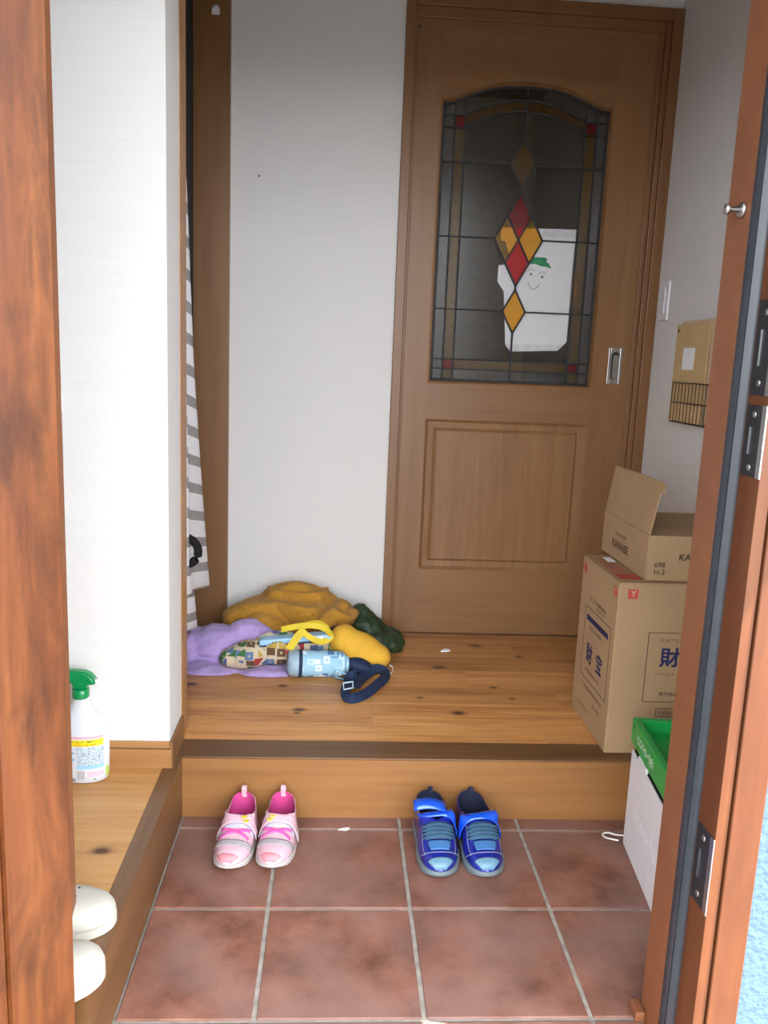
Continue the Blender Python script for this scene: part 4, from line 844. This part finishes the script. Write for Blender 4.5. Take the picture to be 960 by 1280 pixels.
def decal(name, a0, a1, z0, z1, mat, off=.0006):
    bm = bmesh.new(); g = []
    for i in range(13):
        a = math.radians(a0+(a1-a0)*i/12); g.append([bm.verts.new(((brad(z)+off)*math.cos(a), (brad(z)*.63+off)*math.sin(a), z)) for z in (z0, (z0+z1)/2, z1)])
    for A, B in zip(g, g[1:]):
        for k in range(2): bm.faces.new((A[k], B[k], B[k+1], A[k+1]))
    return from_bm(name, bm, mat, sbody, True)
def finemat(name, base, ink, sc=330):
    m, nt, b = newmat(name); tc = nd(nt, 'ShaderNodeTexCoord'); mp = nd(nt, 'ShaderNodeMapping'); mp.inputs['Scale'].default_value = (1, 1, 1.6); nt.links.new(tc.outputs['Object'], mp.inputs[0]); n = nd(nt, 'ShaderNodeTexNoise', i_Scale=float(sc), i_Detail=1.0); nt.links.new(mp.outputs[0], n.inputs['Vector']); r = ramp(nt, [(.47, base), (.56, ink)]); nt.links.new(n.outputs[0], r.inputs[0]); nt.links.new(r.outputs[0], b.inputs['Base Color']); b.inputs['Roughness'].default_value = .4; return m
decal('label_pink_line', -150, -26, 0.1117, 0.1163, plain('pink_ink', (.75, .35, .42), .5)); decal('label_yellow_band', -150, -26, 0.0935, 0.1094, finemat('yellow_print', (.88, .72, .02), (.80, .60, .02)))
decal('label_text_line', -150, -46, 0.1032, 0.1066, finemat('black_print', (.88, .72, .02), (.03, .03, .02), 260), .001); decal('label_text_line', -150, -46, 0.0952, 0.0983, finemat('red_print', (.88, .72, .02), (.75, .25, .02), 260), .001)
decal('label_text_block', -88, -26, 0.0410, 0.0912, finemat('blue_print', (.62, .74, .84), (.25, .33, .42))); decal('label_text_block', -150, -92, 0.0456, 0.0889, finemat('blue_print_side', (.78, .82, .88), (.38, .48, .6)))
decal('label_bar', -150, -92, 0.0752, 0.0787, plain('blue_bar', (.12, .36, .62), .5), .001); decal('label_bar', -150, -92, 0.0593, 0.0638, plain('blue_bar_low', (.12, .36, .62), .5), .001); decal('label_bar', -88, -26, 0.0388, 0.0479, plain('sky_bar', (.30, .58, .80), .5), .001)
decal('label_pink_block', -66, -26, 0.0182, 0.0319, plain('pink_block', (.85, .50, .60), .5)); decal('label_green_patch', -18, -4, 0.0137, 0.0365, plain('lime', (.45, .68, .08), .5))
m_, nt, b_ = newmat('bar_code'); g_ = nd(nt, 'ShaderNodeTexCoord'); w_ = nd(nt, 'ShaderNodeTexWave', i_Scale=170.0, i_Distortion=4.0); nt.links.new(g_.outputs['Object'], w_.inputs['Vector']); r_ = ramp(nt, [(.45, (.15, .15, .17)), (.55, (.8, .8, .8))]); nt.links.new(w_.outputs['Color'], r_.inputs[0]); nt.links.new(r_.outputs[0], b_.inputs['Base Color'])
decal('bar_code', -87, -72, 0.0137, 0.0342, m_)
decal('label_mark', -100, -92, 0.0068, 0.0160, plain('grey_ink', (.3, .3, .33), .6)); decal('label_mark', -52, -47, 0.0091, 0.0148, plain('grey_ink_small', (.3, .3, .33), .6))

# ------------------------------------------------------------------ scraps on the floors
p = pz(556, 814, S); tag(poly('paper_scrap', [(p.x+a, p.y+b, S+.0015) for a, b in ((-.016, -.012), (.004, -.010), (.018, -.004), (.012, .010), (-.002, .014))], PAPERM, None, (0, 0, .004)), 'tiny white paper scrap on the boards in front of the inner door', 'paper scrap')
p = pz(430, 1037, 0); tag(poly('paper_scrap', [(p.x+a, p.y+b, .0008) for a, b in ((-.014, -.004), (.006, -.006), (.014, .002), (.012, .006), (-.004, .003))], PAPERM, None, (0, 0, .002)), 'tiny white scrap on the grout line at the foot of the step', 'paper scrap')

# ------------------------------------------------------------------ let the heap settle: what lies under something is pressed down by it
from mathutils.bvhtree import BVHTree
def meshes(o): return [o] if o.type == 'MESH' else [c for c in o.children if c.type == 'MESH']
def press(lower, uppers):
    bpy.context.view_layer.update()
    for up in uppers:
        for m in meshes(up):
            b = bmesh.new(); b.from_mesh(m.data); b.transform(m.matrix_world); tree = BVHTree.FromBMesh(b); b.free()
            for lo in meshes(lower):
                W_i = lo.matrix_world.inverted()
                for v in lo.data.vertices:
                    w = lo.matrix_world @ v.co; h = tree.ray_cast(Vector((w.x, w.y, S-.05)), Vector((0, 0, 1)))
                    if h[0] is not None and w.z > h[0].z-.002: w.z = max(S+.0005, h[0].z-.002); v.co = W_i @ w
OB = bpy.data.objects
press(OB['nylon_bag'], [OB['fleece_blanket'], yp]); press(OB['fleece_blanket.001'], [OB['fleece_blanket'], pbag, wbt]); press(pbag, [yp, bp_])
